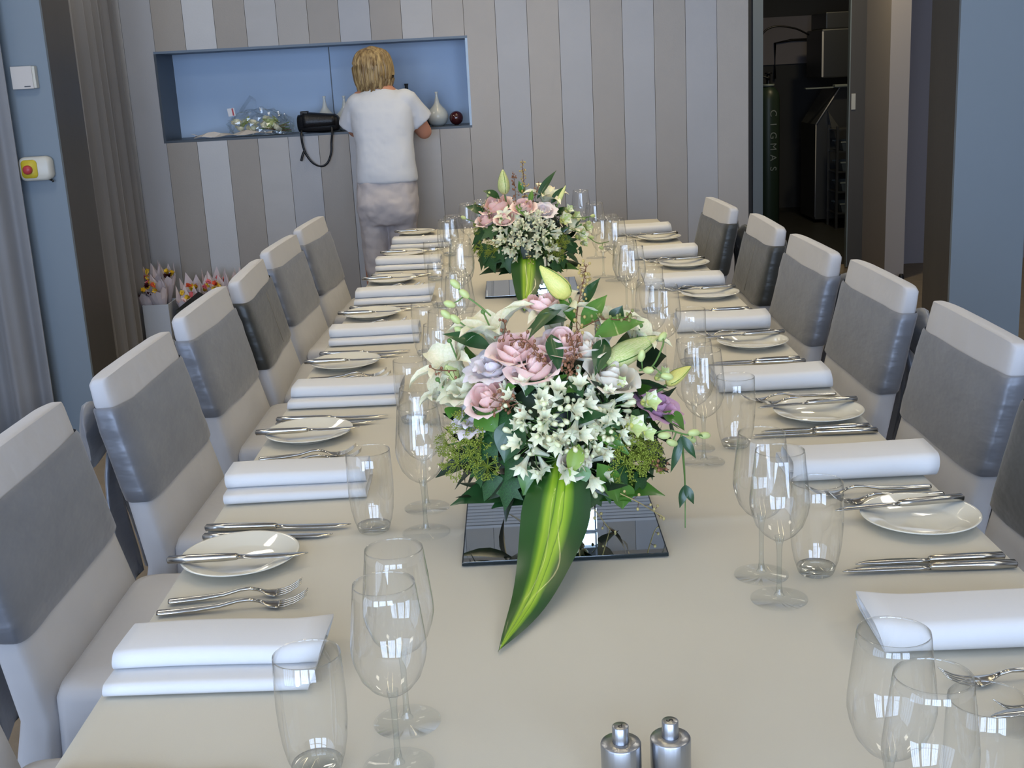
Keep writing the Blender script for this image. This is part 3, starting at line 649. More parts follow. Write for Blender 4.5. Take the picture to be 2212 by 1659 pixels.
BUDR = mesh('bud', lathe([(0, 0), (.30, .12), (.46, .45), (.38, .80), (.14, .97), (0, 1.0)], 8))
def lilybud_vf():
    rings = []
    for t, r in ((0, .08), (.06, .17), (.18, .25), (.32, .27), (.5, .25), (.68, .19), (.84, .12), (.95, .06), (1, .02)):
        rings.append([(r*(1+.10*math.cos(3*a))*math.cos(a), r*(1+.10*math.cos(3*a))*math.sin(a), t) for a in [2*PI*k/18 for k in range(18)]])
    return loft(rings)
LBUD = mesh('lily_bud', lilybud_vf())
LBRIB = mesh('rib', join(*[tube([(r*1.095*math.cos(2*PI*k/3), r*1.095*math.sin(2*PI*k/3), t) for t, r in ((.06, .17), (.18, .25), (.32, .27), (.5, .25), (.68, .19), (.84, .12), (.95, .06))], .012, 5) for k in range(3)]))
for me_ in ROSE+FRIL+LILY+[ORCH]: pass
def ivy_vf():
    out = [(0, 0)]
    pts = [(-.02, -.28), (.28, -.30), (.50, -.12), (.34, .02), (.55, .30), (.24, .28), (.0, .72), (-.24, .28), (-.55, .30), (-.34, .02), (-.50, -.12), (-.28, -.30)]
    V = [(0, 0, .05)]; 
    for x, y in pts: V.append((x, y, -.25*(x*x)-.12*y*y))
    F = [(0, k+1, (k+1) % len(pts)+1) for k in range(len(pts))]; return V, F
IVY = mesh('ivy_leaf', ivy_vf())
def fennel_vf(seed):
    rr = random.Random(seed); P = []
    for _ in range(26):
        u = rr.uniform(.1, 1); a = rr.uniform(0, 2*PI); r = math.sqrt(1-u*u)
        d = Vector((r*math.cos(a), r*math.sin(a), u)); e = d*rr.uniform(.75, 1)
        P.append(tube([(0, 0, 0), e], .018, 3, False))
        for q in range(9):
            g = e + Vector((rr.uniform(-.16, .16), rr.uniform(-.16, .16), rr.uniform(-.13, .13)))
            P.append(tube([e*.93, g], .010, 3, False)); P.append(ball(g, rr.uniform(.028, .045), 4, 3))
    return join(*P)
FEN = [mesh('seed_head', fennel_vf(1)), mesh('seed_head', fennel_vf(2))]
BERRY = mesh('berry', ball((0, 0, 0), 1, 7, 5, 1.15))
BELL = mesh('bell_flower', lathe([(0, 0), (.5, .08), (.8, .4), (.75, .8), (.45, 1.0), (.5, 1.12), (.38, 1.0)], 9))
def orient(n, roll=0.0):
    return Vector(n).normalized().to_track_quat('Z', 'Y').to_matrix().to_4x4() @ Matrix.Rotation(roll, 4, 'Z')
def put(name, me, m, parent, mtx):
    o = bpy.data.objects.new(name, me); COL.objects.link(o)
    if not me.materials and m is not None: me.materials.append(m)
    if m is not None and me.materials[0] is not m: o.material_slots[0].link = 'OBJECT'; o.material_slots[0].material = m
    if me.polygons and not me.polygons[0].use_smooth: me.shade_smooth()
    o.parent = parent; o.matrix_local = mtx; return o
def leaf_vf(a, b, W, up, fold=.18, sag=.0, n=10, m=7, wavy=0.0, prof=.42):
    a, b = Vector(a), Vector(b); L = (b-a).length; d = (b-a).normalized(); side = d.cross(Vector(up)).normalized(); nrm = side.cross(d).normalized()
    V, F = [], []
    for i in range(n+1):
        t = i/n; w_ = W*.86*(math.sin(PI*min(1, t**.80))**1.15) if 0 < t < 1 else W*.02
        c = a+d*(L*t) + nrm*(sag*4*t*(1-t)*L)
        for j in range(m):
            s = j/(m-1)*2-1
            V.append(c + side*(s*w_/2) + nrm*(fold*abs(s)**1.2*w_/2*1.2 + wavy*W*math.sin(t*11+s*1.5)*abs(s)))
    for i in range(n):
        for j in range(m-1): q = i*m+j; F.append((q, q+1, q+m+1, q+m))
    return V, F
def arrangement(A, ctr, loc, label, seed, cordy_pts, cw):
    rr = random.Random(seed); t = thing('flower_arrangement', label, 'flowers', loc, 0, 'flower centrepieces'); L0 = Vector(loc); C = Vector(ctr)
    lp = lambda p: Vector(p[:3])-L0
    out = lambda p: (Vector(p[:3])-(C-Vector((0, 0, .05)))).normalized()
    # moss ball and short hidden foliage
    V, F = [], []
    bm = bmesh.new(); bmesh.ops.create_icosphere(bm, subdivisions=3, radius=1)
    for v in bm.verts:
        q = v.co.copy(); s = 1+.12*fractal(q.x*3, q.y*3, q.z*3+seed); v.co = Vector((q.x*.115*s, q.y*.10*s, q.z*.115*s+.01)) + C - L0
    bm.verts.index_update(); vf = ([v.co.copy() for v in bm.verts], [tuple(v.index for v in f.verts) for f in bm.faces]); bm.free()
    ob('floral_foam', vf, M['k'], t)
    for k in range(90):                                   # filler leaves all round
        a = rr.uniform(0, 2*PI); u = rr.uniform(-.55, .9); r = math.sqrt(1-u*u); n_ = Vector((r*math.cos(a), r*math.sin(a), u)); 
        p = C-L0+Vector((n_.x*.135, n_.y*.115, n_.z*.13)); s = rr.uniform(.035, .06)
        dirn = (n_*.5+Vector((rr.uniform(-1, 1), rr.uniform(-1, 1), rr.uniform(-.9, .5)))).normalized()
        b = p+dirn*s*1.3
        ob('leaf', leaf_vf(p-dirn*s*.3, b, s*.55, n_, .15, .08, 5, 5), M['k' if u < 0 else rr.choice(['d', 'd', 'k', 'm'])], t)
    for p in A['ivy']:
        n_ = out(p); s = p[3]; dn = Vector((n_.x*.6, n_.y*.6, -1)).normalized(); nn = (n_+Vector((rr.uniform(-.3, .3), -.2, rr.uniform(-.1, .4)))).normalized()
        yax = (dn-nn*dn.dot(nn)).normalized(); xax = yax.cross(nn); m_ = Matrix((xax, yax, nn)).transposed().to_4x4(); m_.translation = lp(p)
        put('ivy_leaf', IVY, M['ivy'], t, m_ @ Matrix.Rotation(rr.uniform(-.6, .6), 4, 'Z') @ Matrix.Scale(s*.95, 4))
    for a, b, w_, c_ in A['leaf']:
        mid = Vector(a)+Vector(b); up = (out(mid*.5)+Vector((0, -.5, .3))).normalized()
        if (Vector(b)-Vector(a)).length < 1e-3: continue
        ob('leaf', leaf_vf(lp(a), lp(b), w_, up, .22, .06, 12, 7), M[c_], t)
    for sx in (-1, 1, -1.6, 1.5):                       # broad low leaves spreading over the vase rim
        q0 = C-L0+Vector((.02*sx, -.06, -.075)); ob('leaf', leaf_vf(q0, q0+Vector((.085*sx, -.075+.035*abs(sx), -.012)), .075, (0, -.4, 1), .1, .10, 10, 7), M['m' if sx > 0 else 'd'], t)
    for x, y, z, s, c_ in A['rose']:
        s *= .90
        p = (x, y, z); n_ = (out(p)*.8+Vector((rr.uniform(-.15, .15), -.22, .55+rr.uniform(-.1, .1)))).normalized()
        fr = c_ in ('lilac', 'white', 'mauve'); mt = M[{'pink': 'pink', 'cream': 'cream', 'mauve': 'mauve', 'lilac': 'lilac', 'white': 'wpetal'}[c_]]
        e = bpy.data.objects.new('lisianthus' if fr else 'rose', None); COL.objects.link(e); e.parent = t; e.empty_display_size = .01
        e['label'] = {'pink': 'pale pink rose', 'cream': 'cream rose', 'mauve': 'mauve ruffled flower', 'lilac': 'white ruffled flower with lilac tinge', 'white': 'white ruffled flower'}[c_]
        e.matrix_local = Matrix.Translation(lp(p)-n_*s*.85) @ orient(n_, rr.uniform(0, 6))
        sets = [(FRIL[0], 3), (FRIL[1], 5), (FRIL[2], 6)] if fr else [(ROSE[0], 2), (ROSE[1], 3), (ROSE[2], 4), (ROSE[3], 5)]
        if not fr: put('bud_core', CORE, mt, e, Matrix.Diagonal((s*.36, s*.36, s*.62, 1)) @ Matrix.Translation((0, 0, .95)))
        for li, (me, cnt) in enumerate(sets):
            for q in range(cnt):
                put('petal', me, M['blush'] if c_ == 'pink' and li == 3 else mt, e, Matrix.Rotation(2*PI*q/cnt+li*.8, 4, 'Z') @ Matrix.Rotation((.05*li)*rr.uniform(.5, 1.5), 4, 'Y') @ Matrix.Diagonal((s, s, s*(1.25 if not fr else 1.0), 1)))
    for x, y, z, s in A['lily']:
        s *= 1.2
        p = (x, y, z); n_ = (out(p)+Vector((0, -.25, .35))).normalized()
        e = bpy.data.objects.new('lily', None); COL.objects.link(e); e.parent = t; e['label'] = 'open white lily'; e.matrix_local = Matrix.Translation(lp(p)-n_*s*.45) @ orient(n_, rr.uniform(0, 6))
        for q in range(6): put('petal', LILY[q % 2], M['wpetal'], e, Matrix.Rotation(PI/3*q+rr.uniform(-.1, .1), 4, 'Z') @ Matrix.Rotation(rr.uniform(-.1, .2), 4, 'Y') @ Matrix.Scale(s*rr.uniform(.95, 1.1), 4))
        put('pistil', mesh('pistil', join(tube([(0, 0, 0), (.01, 0, s*.4), (.02, 0, s*.75)], .0014, 5), ball((.02, 0, s*.76), .004, 8, 5))), M['stem'], e, Matrix.Identity(4))
    for a, b, r, c_ in A['lily_bud']:
        a, b = lp(a), lp(b); l = (b-a).length; m_ = Matrix.Translation(a) @ orient(b-a, 1.0) @ Matrix.Diagonal((r*2.0, r*2.0, l, 1))
        bdo = put('lily_bud', LBUD, M['budgreen' if c_ == 'g' else 'budyellow'], t, m_); put('rib', LBRIB, M['m'], bdo, Matrix.Identity(4))
        ob('stem', tube(bez(a-(b-a).normalized()*.002, a-(b-a)*.3+Vector((0, .01, -.01)), (C-L0)*.6+a*.4, 6), .0025, 6), M['stem'], t)
    for p in A['umbel']:
        s = p[3]; n_ = (out(p)+Vector((0, -.15, 0))).normalized(); e = bpy.data.objects.new('agapanthus_head', None); COL.objects.link(e); e.parent = t
        e['label'] = 'white agapanthus head of small trumpets and buds'; base = lp(p)-n_*s*.75; e.matrix_local = Matrix.Translation(base) @ orient(n_, rr.uniform(0, 6))
        st = []
        for q in range(7):
            a = 2.4*q+rr.uniform(-.3, .3); u = 1-.85*(q+.5)/7; r = math.sqrt(1-u*u); d_ = Vector((r*math.cos(a), r*math.sin(a), u)); l = s*rr.uniform(.35, .6); fl = s*rr.uniform(.68, .92)
            st.append(tube([Vector((0, 0, 0)), d_*l*.6+Vector((0, 0, .002)), d_*l], .0008, 4, False))
            put('floret', FLOR, M['wpetal'], e, Matrix.Translation(d_*l) @ orient(d_+Vector((rr.uniform(-.25, .25), rr.uniform(-.25, .25), 0)), rr.uniform(0, 2)) @ Matrix.Diagonal((fl*.85, fl*.85, fl, 1)))
        for q in range(16):
            a = rr.uniform(0, 6.3); u = rr.uniform(.0, .95); r = math.sqrt(1-u*u); d_ = Vector((r*math.cos(a), r*math.sin(a), u)); l = s*rr.uniform(.45, .95)
            st.append(tube([Vector((0, 0, 0)), d_*l], .0007, 4, False))
            put('bud', BUD, M['aga'], e, Matrix.Translation(d_*l) @ orient(d_) @ Matrix.Scale(rr.uniform(.012, .019), 4))
        ob('stem', join(*st), M['stem'], e)
    for k, p in enumerate(A['fennel']):
        n_ = (out(p)+Vector((rr.uniform(-.2, .2), -.2, .1))).normalized(); o = put('seed_head', FEN[k % 2], M['fennel'], t, Matrix.Translation(lp(p)-n_*p[3]*.7) @ orient(n_, rr.uniform(0, 6)) @ Matrix.Scale(p[3]*.95, 4)); o['kind'] = 'stuff'
        ob('stem', tube(bez(lp(p)-n_*p[3]*.7, lp(p)*.8+(C-L0)*.2, (C-L0)*.55+lp(p)*.45, 5), .0016, 5), M['stem'], t)
    for p in A['orchid']:
        s = p[3]; n_ = (out(p)+Vector((.1, -.5, -.1))).normalized(); e = bpy.data.objects.new('orchid', None); COL.objects.link(e); e.parent = t; e['label'] = 'pale green-white orchid'
        e.matrix_local = Matrix.Translation(lp(p)-n_*s*.3) @ orient(n_, rr.uniform(0, 6))
        for q in range(5): put('petal', ORCH, M['wpetal'] if q % 2 else M['palegreen'], e, Matrix.Rotation(2*PI*q/5, 4, 'Z') @ Matrix.Rotation(.1, 4, 'Y') @ Matrix.Scale(s*.95, 4))
        put('lip', BUDR, M['budyellow'], e, Matrix.Scale(s*.4, 4))
    for path, buds in A['budsprig']:
        P = [lp(q) for q in path]; sp = ob('bud_sprig', tube(catmull(P, 4), .0014, 5), M['stem'], t)
        for b in buds:
            b = lp(b); d_ = (b-P[0]).normalized(); near = min(catmull(P, 4), key=lambda q: (q-b).length)
            ob('stem', tube([near, (near+b)/2+Vector((0, 0, -.002)), b], .0011, 4), M['stem'], sp); put('bud', BUDR, M['palegreen'], sp, Matrix.Translation(b-d_*.009) @ orient(d_) @ Matrix.Diagonal((.013, .013, .020, 1)))
    for path, n, c_ in A['berry']:
        P = catmull([lp(q) for q in path], 6); sp = ob('berry_sprig', tube(P, .0009, 4), M['twig'] if c_ != 'tan' else M['tan'], t); st = []; mt = M[{'gold': 'gold', 'brown': 'berrybrown', 'olive': 'olive', 'tan': 'tan'}[c_]]
        BB = []
        for q in range(n):
            c = P[int((.12+.88*q/n)*(len(P)-1))]; sc_ = .013 if c_ in ('gold', 'brown') else .012; e_ = c+Vector((rr.uniform(-1, 1), rr.uniform(-1, 1), rr.uniform(-1, 1))).normalized()*sc_*rr.uniform(.5, 1.2)
            st.append(tube([c, e_], .0005, 3, False)); put('berry', BERRY, mt, sp, Matrix.Translation(e_) @ Matrix.Scale(rr.uniform(.0018, .0027), 4))
        ob('twig', join(*st), M['twig'], sp)
    for p in A['bells']:
        put('bell_flower', BELL, M['wpetal'], t, Matrix.Translation(lp(p)) @ orient((rr.uniform(-.3, .3), -.2, -1)) @ Matrix.Scale(.009, 4))
    if A['hang']:
        P = catmull([lp(q) for q in A['hang']], 5); sp = ob('hanging_stem', tube(P, [.0020-.0014*i/len(P) for i in range(len(P))], 6), M['stem'], t)
        x = P[-1]; put('bud', BUD, M['palegreen'], sp, Matrix.Translation(x+Vector((0, 0, .004))) @ orient((0, 0, -1)) @ Matrix.Scale(.020, 4))
        for i_, dx, l in ((0, -.018, .055), (0, .020, .035), (9, -.010, .035), (9, .012, .030)):
            ob('leaf', leaf_vf(P[i_], P[i_]+Vector((dx, -.008, -l)), .016, (0, -1, .2), .2, .1, 7, 5), M['d'], sp)
    # big striped cordyline leaf hanging over the vase edge
    P = catmull([Vector(q)-L0 for q in cordy_pts], 8); V, F, at = [], [], []; m = 17
    for i, c in enumerate(P):
        t_ = i/(len(P)-1); d_ = (P[min(i+1, len(P)-1)]-P[max(i-1, 0)]).normalized(); side = Vector((1, -.10, 0)); side = (side-d_*side.dot(d_)).normalized(); nn = side.cross(d_).normalized()
        if nn.y > 0: nn = -nn
        w_ = cw*(.34+.66*math.sin(PI/2*min(1, t_/.38)))*(1-max(0, (t_-.38)/.62)**1.45)
        for j in range(m):
            s = j/(m-1)*2-1; V.append(c+side*(s*w_/2)-nn*(abs(s)**1.5*w_*.10)+nn*(.0035*math.sin(t_*13)*s)); at.append(s*.5+.5)
    for i in range(len(P)-1):
        for j in range(m-1): q = i*m+j; F.append((q, q+1, q+m+1, q+m))
    me = mesh('cordyline_leaf', (V, F)); fa = me.attributes.new('across', 'FLOAT', 'POINT'); fa.data.foreach_set('value', at)
    o = link('cordyline_leaf', me, M['cordy'], t); o['label'] = 'long dark green leaf with lime stripes'
    return t
FL = [{"rose":[[-0.081,1.745,1.046,0.036,"pink"],[-0.057,1.713,1.029,0.036,"pink"],[-0.011,1.739,1.052,0.034,"pink"],[-0.126,1.711,0.984,0.032,"pink"],[0.023,1.74,1.046,0.028,"cream"],[-0.037,1.826,1.097,0.028,"pink"],[0.134,1.77,0.946,0.034,"mauve"],[-0.152,1.72,0.957,0.03,"lilac"],[-0.12,1.75,1.027,0.034,"lilac"],[-0.164,1.77,0.991,0.034,"white"],[0.058,1.717,1.008,0.036,"cream"],[-0.006,1.661,0.891,0.02,"cream"]],"lily":[[-0.113,1.821,1.051,0.1],[-0.183,1.812,1.013,0.085],[-0.019,1.824,1.071,0.09],[0.059,1.819,1.061,0.085],[0.111,1.811,1.034,0.07],[-0.203,1.804,0.968,0.06]],"umbel":[[-0.075,1.683,0.993,0.045],[-0.032,1.671,0.981,0.045],[0.014,1.679,0.99,0.045],[0.056,1.687,0.977,0.04],[-0.053,1.665,0.959,0.04],[-0.009,1.66,0.944,0.045],[-0.029,1.654,0.898,0.045],[0.029,1.663,0.924,0.042],[0.014,1.659,0.884,0.045],[-0.071,1.662,0.93,0.045],[0.061,1.677,0.939,0.03]],"lily_bud":[[[0.003,1.825,1.105],[-0.039,1.828,1.155],0.03,"y"],[[0.052,1.725,1.021],[0.139,1.808,1.039],0.034,"g"],[[0.145,1.774,0.972],[0.185,1.795,0.993],0.02,"y"],[[-0.177,1.81,0.991],[-0.19,1.781,1.017],0.02,"g"]],"leaf":[[[-0.118,1.787,1.037],[-0.194,1.816,1.059],0.034,"d"],[[-0.002,1.792,1.077],[-0.064,1.737,1.076],0.036,"d"],[[-0.007,1.825,1.092],[-0.064,1.708,1.066],0.03,"d"],[[0.019,1.784,1.063],[0.062,1.821,1.106],0.034,"m"],[[0.009,1.805,1.067],[-0.014,1.826,1.107],0.024,"m"],[[0.026,1.823,1.091],[0.053,1.823,1.133],0.026,"d"],[[0.036,1.751,1.057],[0.111,1.753,1.075],0.045,"m"],[[-0.029,1.737,1.067],[-0.021,1.689,1.02],0.03,"d"],[[0.05,1.746,1.054],[0.031,1.693,1.012],0.034,"d"],[[0.072,1.815,1.028],[0.136,1.807,1.029],0.06,"d"],[[0.103,1.807,0.995],[0.149,1.803,1.009],0.08,"k"],[[-0.137,1.711,0.968],[-0.115,1.681,0.936],0.05,"m"],[[-0.101,1.698,0.994],[-0.084,1.685,1.004],0.02,"m"],[[-0.173,1.751,0.959],[-0.187,1.734,0.946],0.04,"m"],[[-0.065,1.744,1.041],[-0.074,1.711,1.021],0.03,"k"],[[0.07,1.818,1.061],[0.085,1.818,1.089],0.03,"d"],[[0.135,1.761,0.932],[0.166,1.741,0.907],0.045,"m"],[[-0.096,1.706,0.974],[-0.036,1.681,0.964],0.06,"k"],[[-0.033,1.705,1.0],[0.012,1.683,0.968],0.06,"k"],[[-0.083,1.684,0.955],[-0.107,1.669,0.894],0.06,"d"],[[-0.053,1.677,0.881],[-0.082,1.669,0.843],0.06,"m"],[[-0.006,1.661,0.891],[-0.001,1.649,0.853],0.05,"m"],[[0.028,1.667,0.887],[0.058,1.69,0.817],0.045,"m"],[[-0.033,1.675,0.881],[-0.001,1.672,0.823],0.05,"m"],[[0.063,1.698,0.846],[0.066,1.704,0.8],0.045,"m"],[[0.002,1.656,0.921],[-0.014,1.64,0.878],0.03,"l"]],"ivy":[[-0.146,1.71,0.875,0.045],[-0.129,1.701,0.855,0.05],[-0.105,1.688,0.851,0.055],[-0.093,1.677,0.891,0.05],[0.063,1.688,0.872,0.045],[0.097,1.721,0.844,0.045],[0.113,1.732,0.862,0.04],[0.152,1.786,0.906,0.035],[-0.126,1.693,0.916,0.05],[-0.155,1.716,0.899,0.04],[0.027,1.684,0.831,0.045],[-0.068,1.674,0.854,0.05],[0.042,1.682,0.853,0.05],[-0.124,1.698,0.946,0.045],[0.091,1.708,0.936,0.045],[-0.06,1.702,1.009,0.045],[0.001,1.698,1.006,0.05],[0.045,1.687,0.958,0.05],[-0.103,1.69,0.958,0.05]],"fennel":[[-0.176,1.712,0.943,0.03],[-0.152,1.686,0.927,0.03],[-0.195,1.731,0.88,0.03],[-0.142,1.677,0.888,0.028],[-0.206,1.752,0.903,0.022],[-0.168,1.696,0.903,0.03],[0.076,1.667,0.913,0.035],[0.099,1.681,0.897,0.038],[0.082,1.671,0.883,0.035],[0.119,1.699,0.879,0.033],[0.108,1.688,0.905,0.03]],"orchid":[[0.105,1.703,0.966,0.035],[0.079,1.676,0.939,0.038],[0.066,1.693,0.999,0.02],[0.132,1.759,0.988,0.03],[0.098,1.686,0.924,0.03]],"budsprig":[[[[-0.118,1.823,1.082],[-0.135,1.823,1.099],[-0.156,1.823,1.116]],[[-0.169,1.822,1.134],[-0.156,1.823,1.118],[-0.179,1.82,1.104]]],[[[0.106,1.691,0.918],[0.134,1.696,0.923],[0.162,1.703,0.913],[0.187,1.711,0.908]],[[0.174,1.706,0.914],[0.192,1.719,0.905],[0.128,1.69,0.917],[0.141,1.702,0.902],[0.17,1.714,0.901]]],[[[-0.135,1.819,1.042],[-0.155,1.82,1.065],[-0.172,1.819,1.08],[-0.189,1.818,1.089]],[[-0.172,1.819,1.08],[-0.186,1.819,1.088],[-0.166,1.818,1.062]]],[[[0.098,1.726,1.008],[0.119,1.727,1.014],[0.138,1.754,1.039],[0.141,1.787,1.045]],[[0.11,1.713,1.011],[0.138,1.723,0.998],[0.14,1.778,1.045],[0.102,1.723,1.03]]]],"berry":[[[[0.01,1.717,1.043],[0.013,1.794,1.083],[0.028,1.825,1.134],[0.032,1.825,1.154]],44,"gold"],[[[-0.001,1.735,1.068],[0.002,1.692,1.042],[-0.011,1.67,1.014]],40,"brown"],[[[-0.091,1.742,1.06],[-0.067,1.719,1.064],[-0.049,1.693,1.045],[-0.033,1.687,1.032]],26,"brown"],[[[-0.101,1.749,1.059],[-0.096,1.757,1.075],[-0.098,1.768,1.087]],9,"brown"],[[[0.021,1.755,1.073],[0.049,1.773,1.078],[0.078,1.742,1.083],[0.093,1.761,1.091]],22,"olive"],[[[-0.005,1.653,0.848],[-0.002,1.665,0.797],[-0.003,1.738,0.73],[-0.009,1.739,0.694]],14,"tan"],[[[0.022,1.678,0.812],[0.046,1.727,0.762],[0.065,1.747,0.727],[0.078,1.739,0.709]],12,"tan"],[[[0.061,1.674,0.836],[0.089,1.69,0.815],[0.119,1.756,0.774],[0.133,1.752,0.766]],8,"tan"],[[[-0.041,1.651,0.854],[-0.032,1.657,0.83],[-0.028,1.673,0.795]],16,"olive"],[[[-0.172,1.738,1.019],[-0.199,1.73,1.023],[-0.208,1.731,1.027]],6,"brown"],[[[-0.085,1.673,0.986],[-0.108,1.673,0.986],[-0.122,1.673,0.992]],12,"brown"],[[[0.105,1.691,0.876],[0.121,1.685,0.869],[0.135,1.689,0.864]],8,"brown"],[[[-0.123,1.684,0.975],[-0.102,1.675,0.976],[-0.082,1.67,0.983]],10,"brown"]],"bells":[[-0.014,1.664,0.812],[0.004,1.668,0.808],[-0.016,1.676,0.789],[-0.01,1.687,0.774],[0.009,1.663,0.822],[-0.018,1.656,0.833]],"hang":[[0.157,1.71,0.91],[0.163,1.729,0.853],[0.168,1.758,0.805],[0.164,1.736,0.734]],"cordy":[[-0.023,1.669,0.875],[-0.045,1.667,0.827]]},{"rose":[[-0.127,3.911,1.029,0.05,"pink"],[-0.16,3.871,0.993,0.032,"pink"],[-0.04,3.83,1.03,0.034,"pink"],[0.022,3.832,1.021,0.034,"lilac"],[-0.101,3.812,1.0,0.03,"pink"]],"lily":[[0.036,3.912,1.049,0.09],[0.112,3.86,0.954,0.06],[-0.101,3.812,1.0,0.05]],"umbel":[[-0.043,3.779,0.986,0.045],[-0.098,3.783,0.973,0.045],[-0.063,3.768,0.96,0.04],[0.034,3.781,0.965,0.045],[-0.1,3.77,0.935,0.045],[0.004,3.761,0.928,0.045],[-0.066,3.757,0.906,0.045],[0.03,3.765,0.89,0.045],[0.0,3.79,0.997,0.035]],"lily_bud":[[[-0.098,3.914,1.063],[-0.1,3.916,1.142],0.036,"g"],[[0.07,3.866,1.029],[0.1,3.91,1.082],0.014,"g"]],"leaf":[[[0.005,3.889,1.045],[0.072,3.913,1.131],0.03,"d"],[[-0.114,3.913,1.049],[-0.169,3.912,1.078],0.04,"d"],[[-0.161,3.908,1.004],[-0.227,3.907,1.03],0.045,"d"],[[0.049,3.886,1.028],[0.1,3.91,1.079],0.03,"d"],[[-0.039,3.914,1.06],[-0.051,3.916,1.104],0.03,"m"],[[-0.055,3.847,1.038],[-0.036,3.786,1.0],0.04,"m"],[[-0.019,3.843,1.036],[-0.009,3.876,1.076],0.02,"m"],[[-0.09,3.783,0.945],[-0.061,3.765,0.931],0.08,"k"],[[-0.045,3.786,0.957],[-0.002,3.781,0.955],0.08,"k"],[[0.084,3.804,0.881],[0.131,3.884,0.83],0.02,"d"],[[-0.019,3.768,0.914],[-0.05,3.763,0.872],0.06,"k"]],"ivy":[[-0.185,3.878,0.945,0.07],[-0.196,3.898,0.912,0.06],[-0.166,3.822,0.899,0.07],[-0.153,3.812,0.87,0.07],[-0.183,3.861,0.864,0.06],[-0.098,3.78,0.865,0.06],[-0.122,3.786,0.895,0.06],[0.108,3.839,0.894,0.06],[0.076,3.81,0.859,0.05],[0.057,3.802,0.843,0.06],[-0.021,3.768,0.87,0.06],[0.14,3.89,0.874,0.04],[0.086,3.814,0.924,0.06],[-0.148,3.82,0.958,0.06]],"fennel":[[0.07,3.778,0.908,0.035],[0.061,3.773,0.887,0.035],[-0.186,3.82,0.908,0.035],[0.082,3.788,0.924,0.03],[-0.192,3.884,0.974,0.03],[-0.153,3.787,0.904,0.03]],"orchid":[[0.082,3.811,0.982,0.05],[0.132,3.844,0.925,0.05],[0.154,3.897,0.944,0.045],[0.121,3.878,0.981,0.04],[0.099,3.867,1.006,0.035],[0.145,3.879,0.897,0.03]],"budsprig":[[[[0.097,3.832,0.988],[0.135,3.861,0.982],[0.179,3.898,0.979]],[[0.152,3.9,0.974],[0.182,3.898,0.981],[0.169,3.897,0.961]]],[[[-0.192,3.886,0.981],[-0.219,3.904,0.988],[-0.234,3.904,0.996]],[[-0.234,3.904,0.996],[-0.15,3.912,1.065]]],[[[0.087,3.802,0.962],[0.147,3.84,0.932],[0.191,3.861,0.898],[0.231,3.884,0.897]],[[0.205,3.885,0.879],[0.174,3.864,0.917]]]],"berry":[[[[-0.034,3.822,1.025],[-0.034,3.915,1.089],[-0.036,3.916,1.17]],60,"gold"],[[[-0.063,3.85,1.038],[-0.064,3.915,1.09],[-0.068,3.916,1.135]],30,"brown"],[[[-0.145,3.822,1.001],[-0.167,3.896,1.023],[-0.19,3.909,1.031]],22,"olive"],[[[-0.034,3.746,0.896],[-0.022,3.754,0.85],[-0.02,3.763,0.827]],24,"tan"],[[[-0.011,3.844,1.036],[0.007,3.914,1.072],[0.015,3.914,1.094]],18,"brown"]],"bells":[],"hang":None,"cordy":[[-0.027,3.767,0.892],[-0.037,3.763,0.842]]}]
def centre(y0, which, A, cordy, cw):
    cx = -.0255
    tile = thing('mirror_tile', 'square dark-edged tile of looking glass beneath the %s flower centrepiece' % which, 'mirror', (cx, y0+.15, ZC), 0, 'mirror tiles under the centrepieces')
    ob('glass_body', box(-.1505, .1505, -.15, .15, .0005, .0058, .0004), M['mirror_edge'], tile, smooth=False)
    ob('mirror_face', box(-.1485, .1485, -.148, .148, .0058, .0061), M['mirror'], tile, smooth=False)
    v = thing('mirrored_vase', 'cube-shaped mirrored vase holding the %s flowers' % which, 'vase', (cx, y0+.15, ZC+.0063), 0, 'mirrored cube vases')
    h = .105; s = .053
    ob('body', join(box(-s, s, -s, -s+.004, 0, h), box(-s, s, s-.004, s, 0, h), box(-s, -s+.004, -s+.004, s-.004, 0, h), box(s-.004, s, -s+.004, s-.004, 0, h), box(-s+.004, s-.004, -s+.004, s-.004, 0, .004)), M['mirror_edge'], v, smooth=False)
    for q in range(4):
        pane = xf(box(-s+.003, s-.003, -s-.0008, -s, .003, h-.002), Matrix.Rotation(PI/2*q, 4, 'Z')); ob('mirror_pane', pane, M['mirror'], v, smooth=False)
    arrangement(A, (cx, y0+.17, .90), (cx, y0+.15, ZC+.09), 'low bouquet of roses, white lilies and agapanthus, %s centrepiece' % which, 5+int(y0), cordy, cw)
centre(1.630, 'nearest', FL[0], [(-.024, 1.700, .895), (-.030, 1.640, .865), (-.048, 1.57, .815), (-.078, 1.47, .775), (-.122, 1.350, .7555)], .098)
centre(3.770, 'farther', FL[1], [(-.034, 3.83, .90), (-.036, 3.775, .88), (-.040, 3.71, .83), (-.048, 3.62, .78), (-.056, 3.50, .7565)], .105)
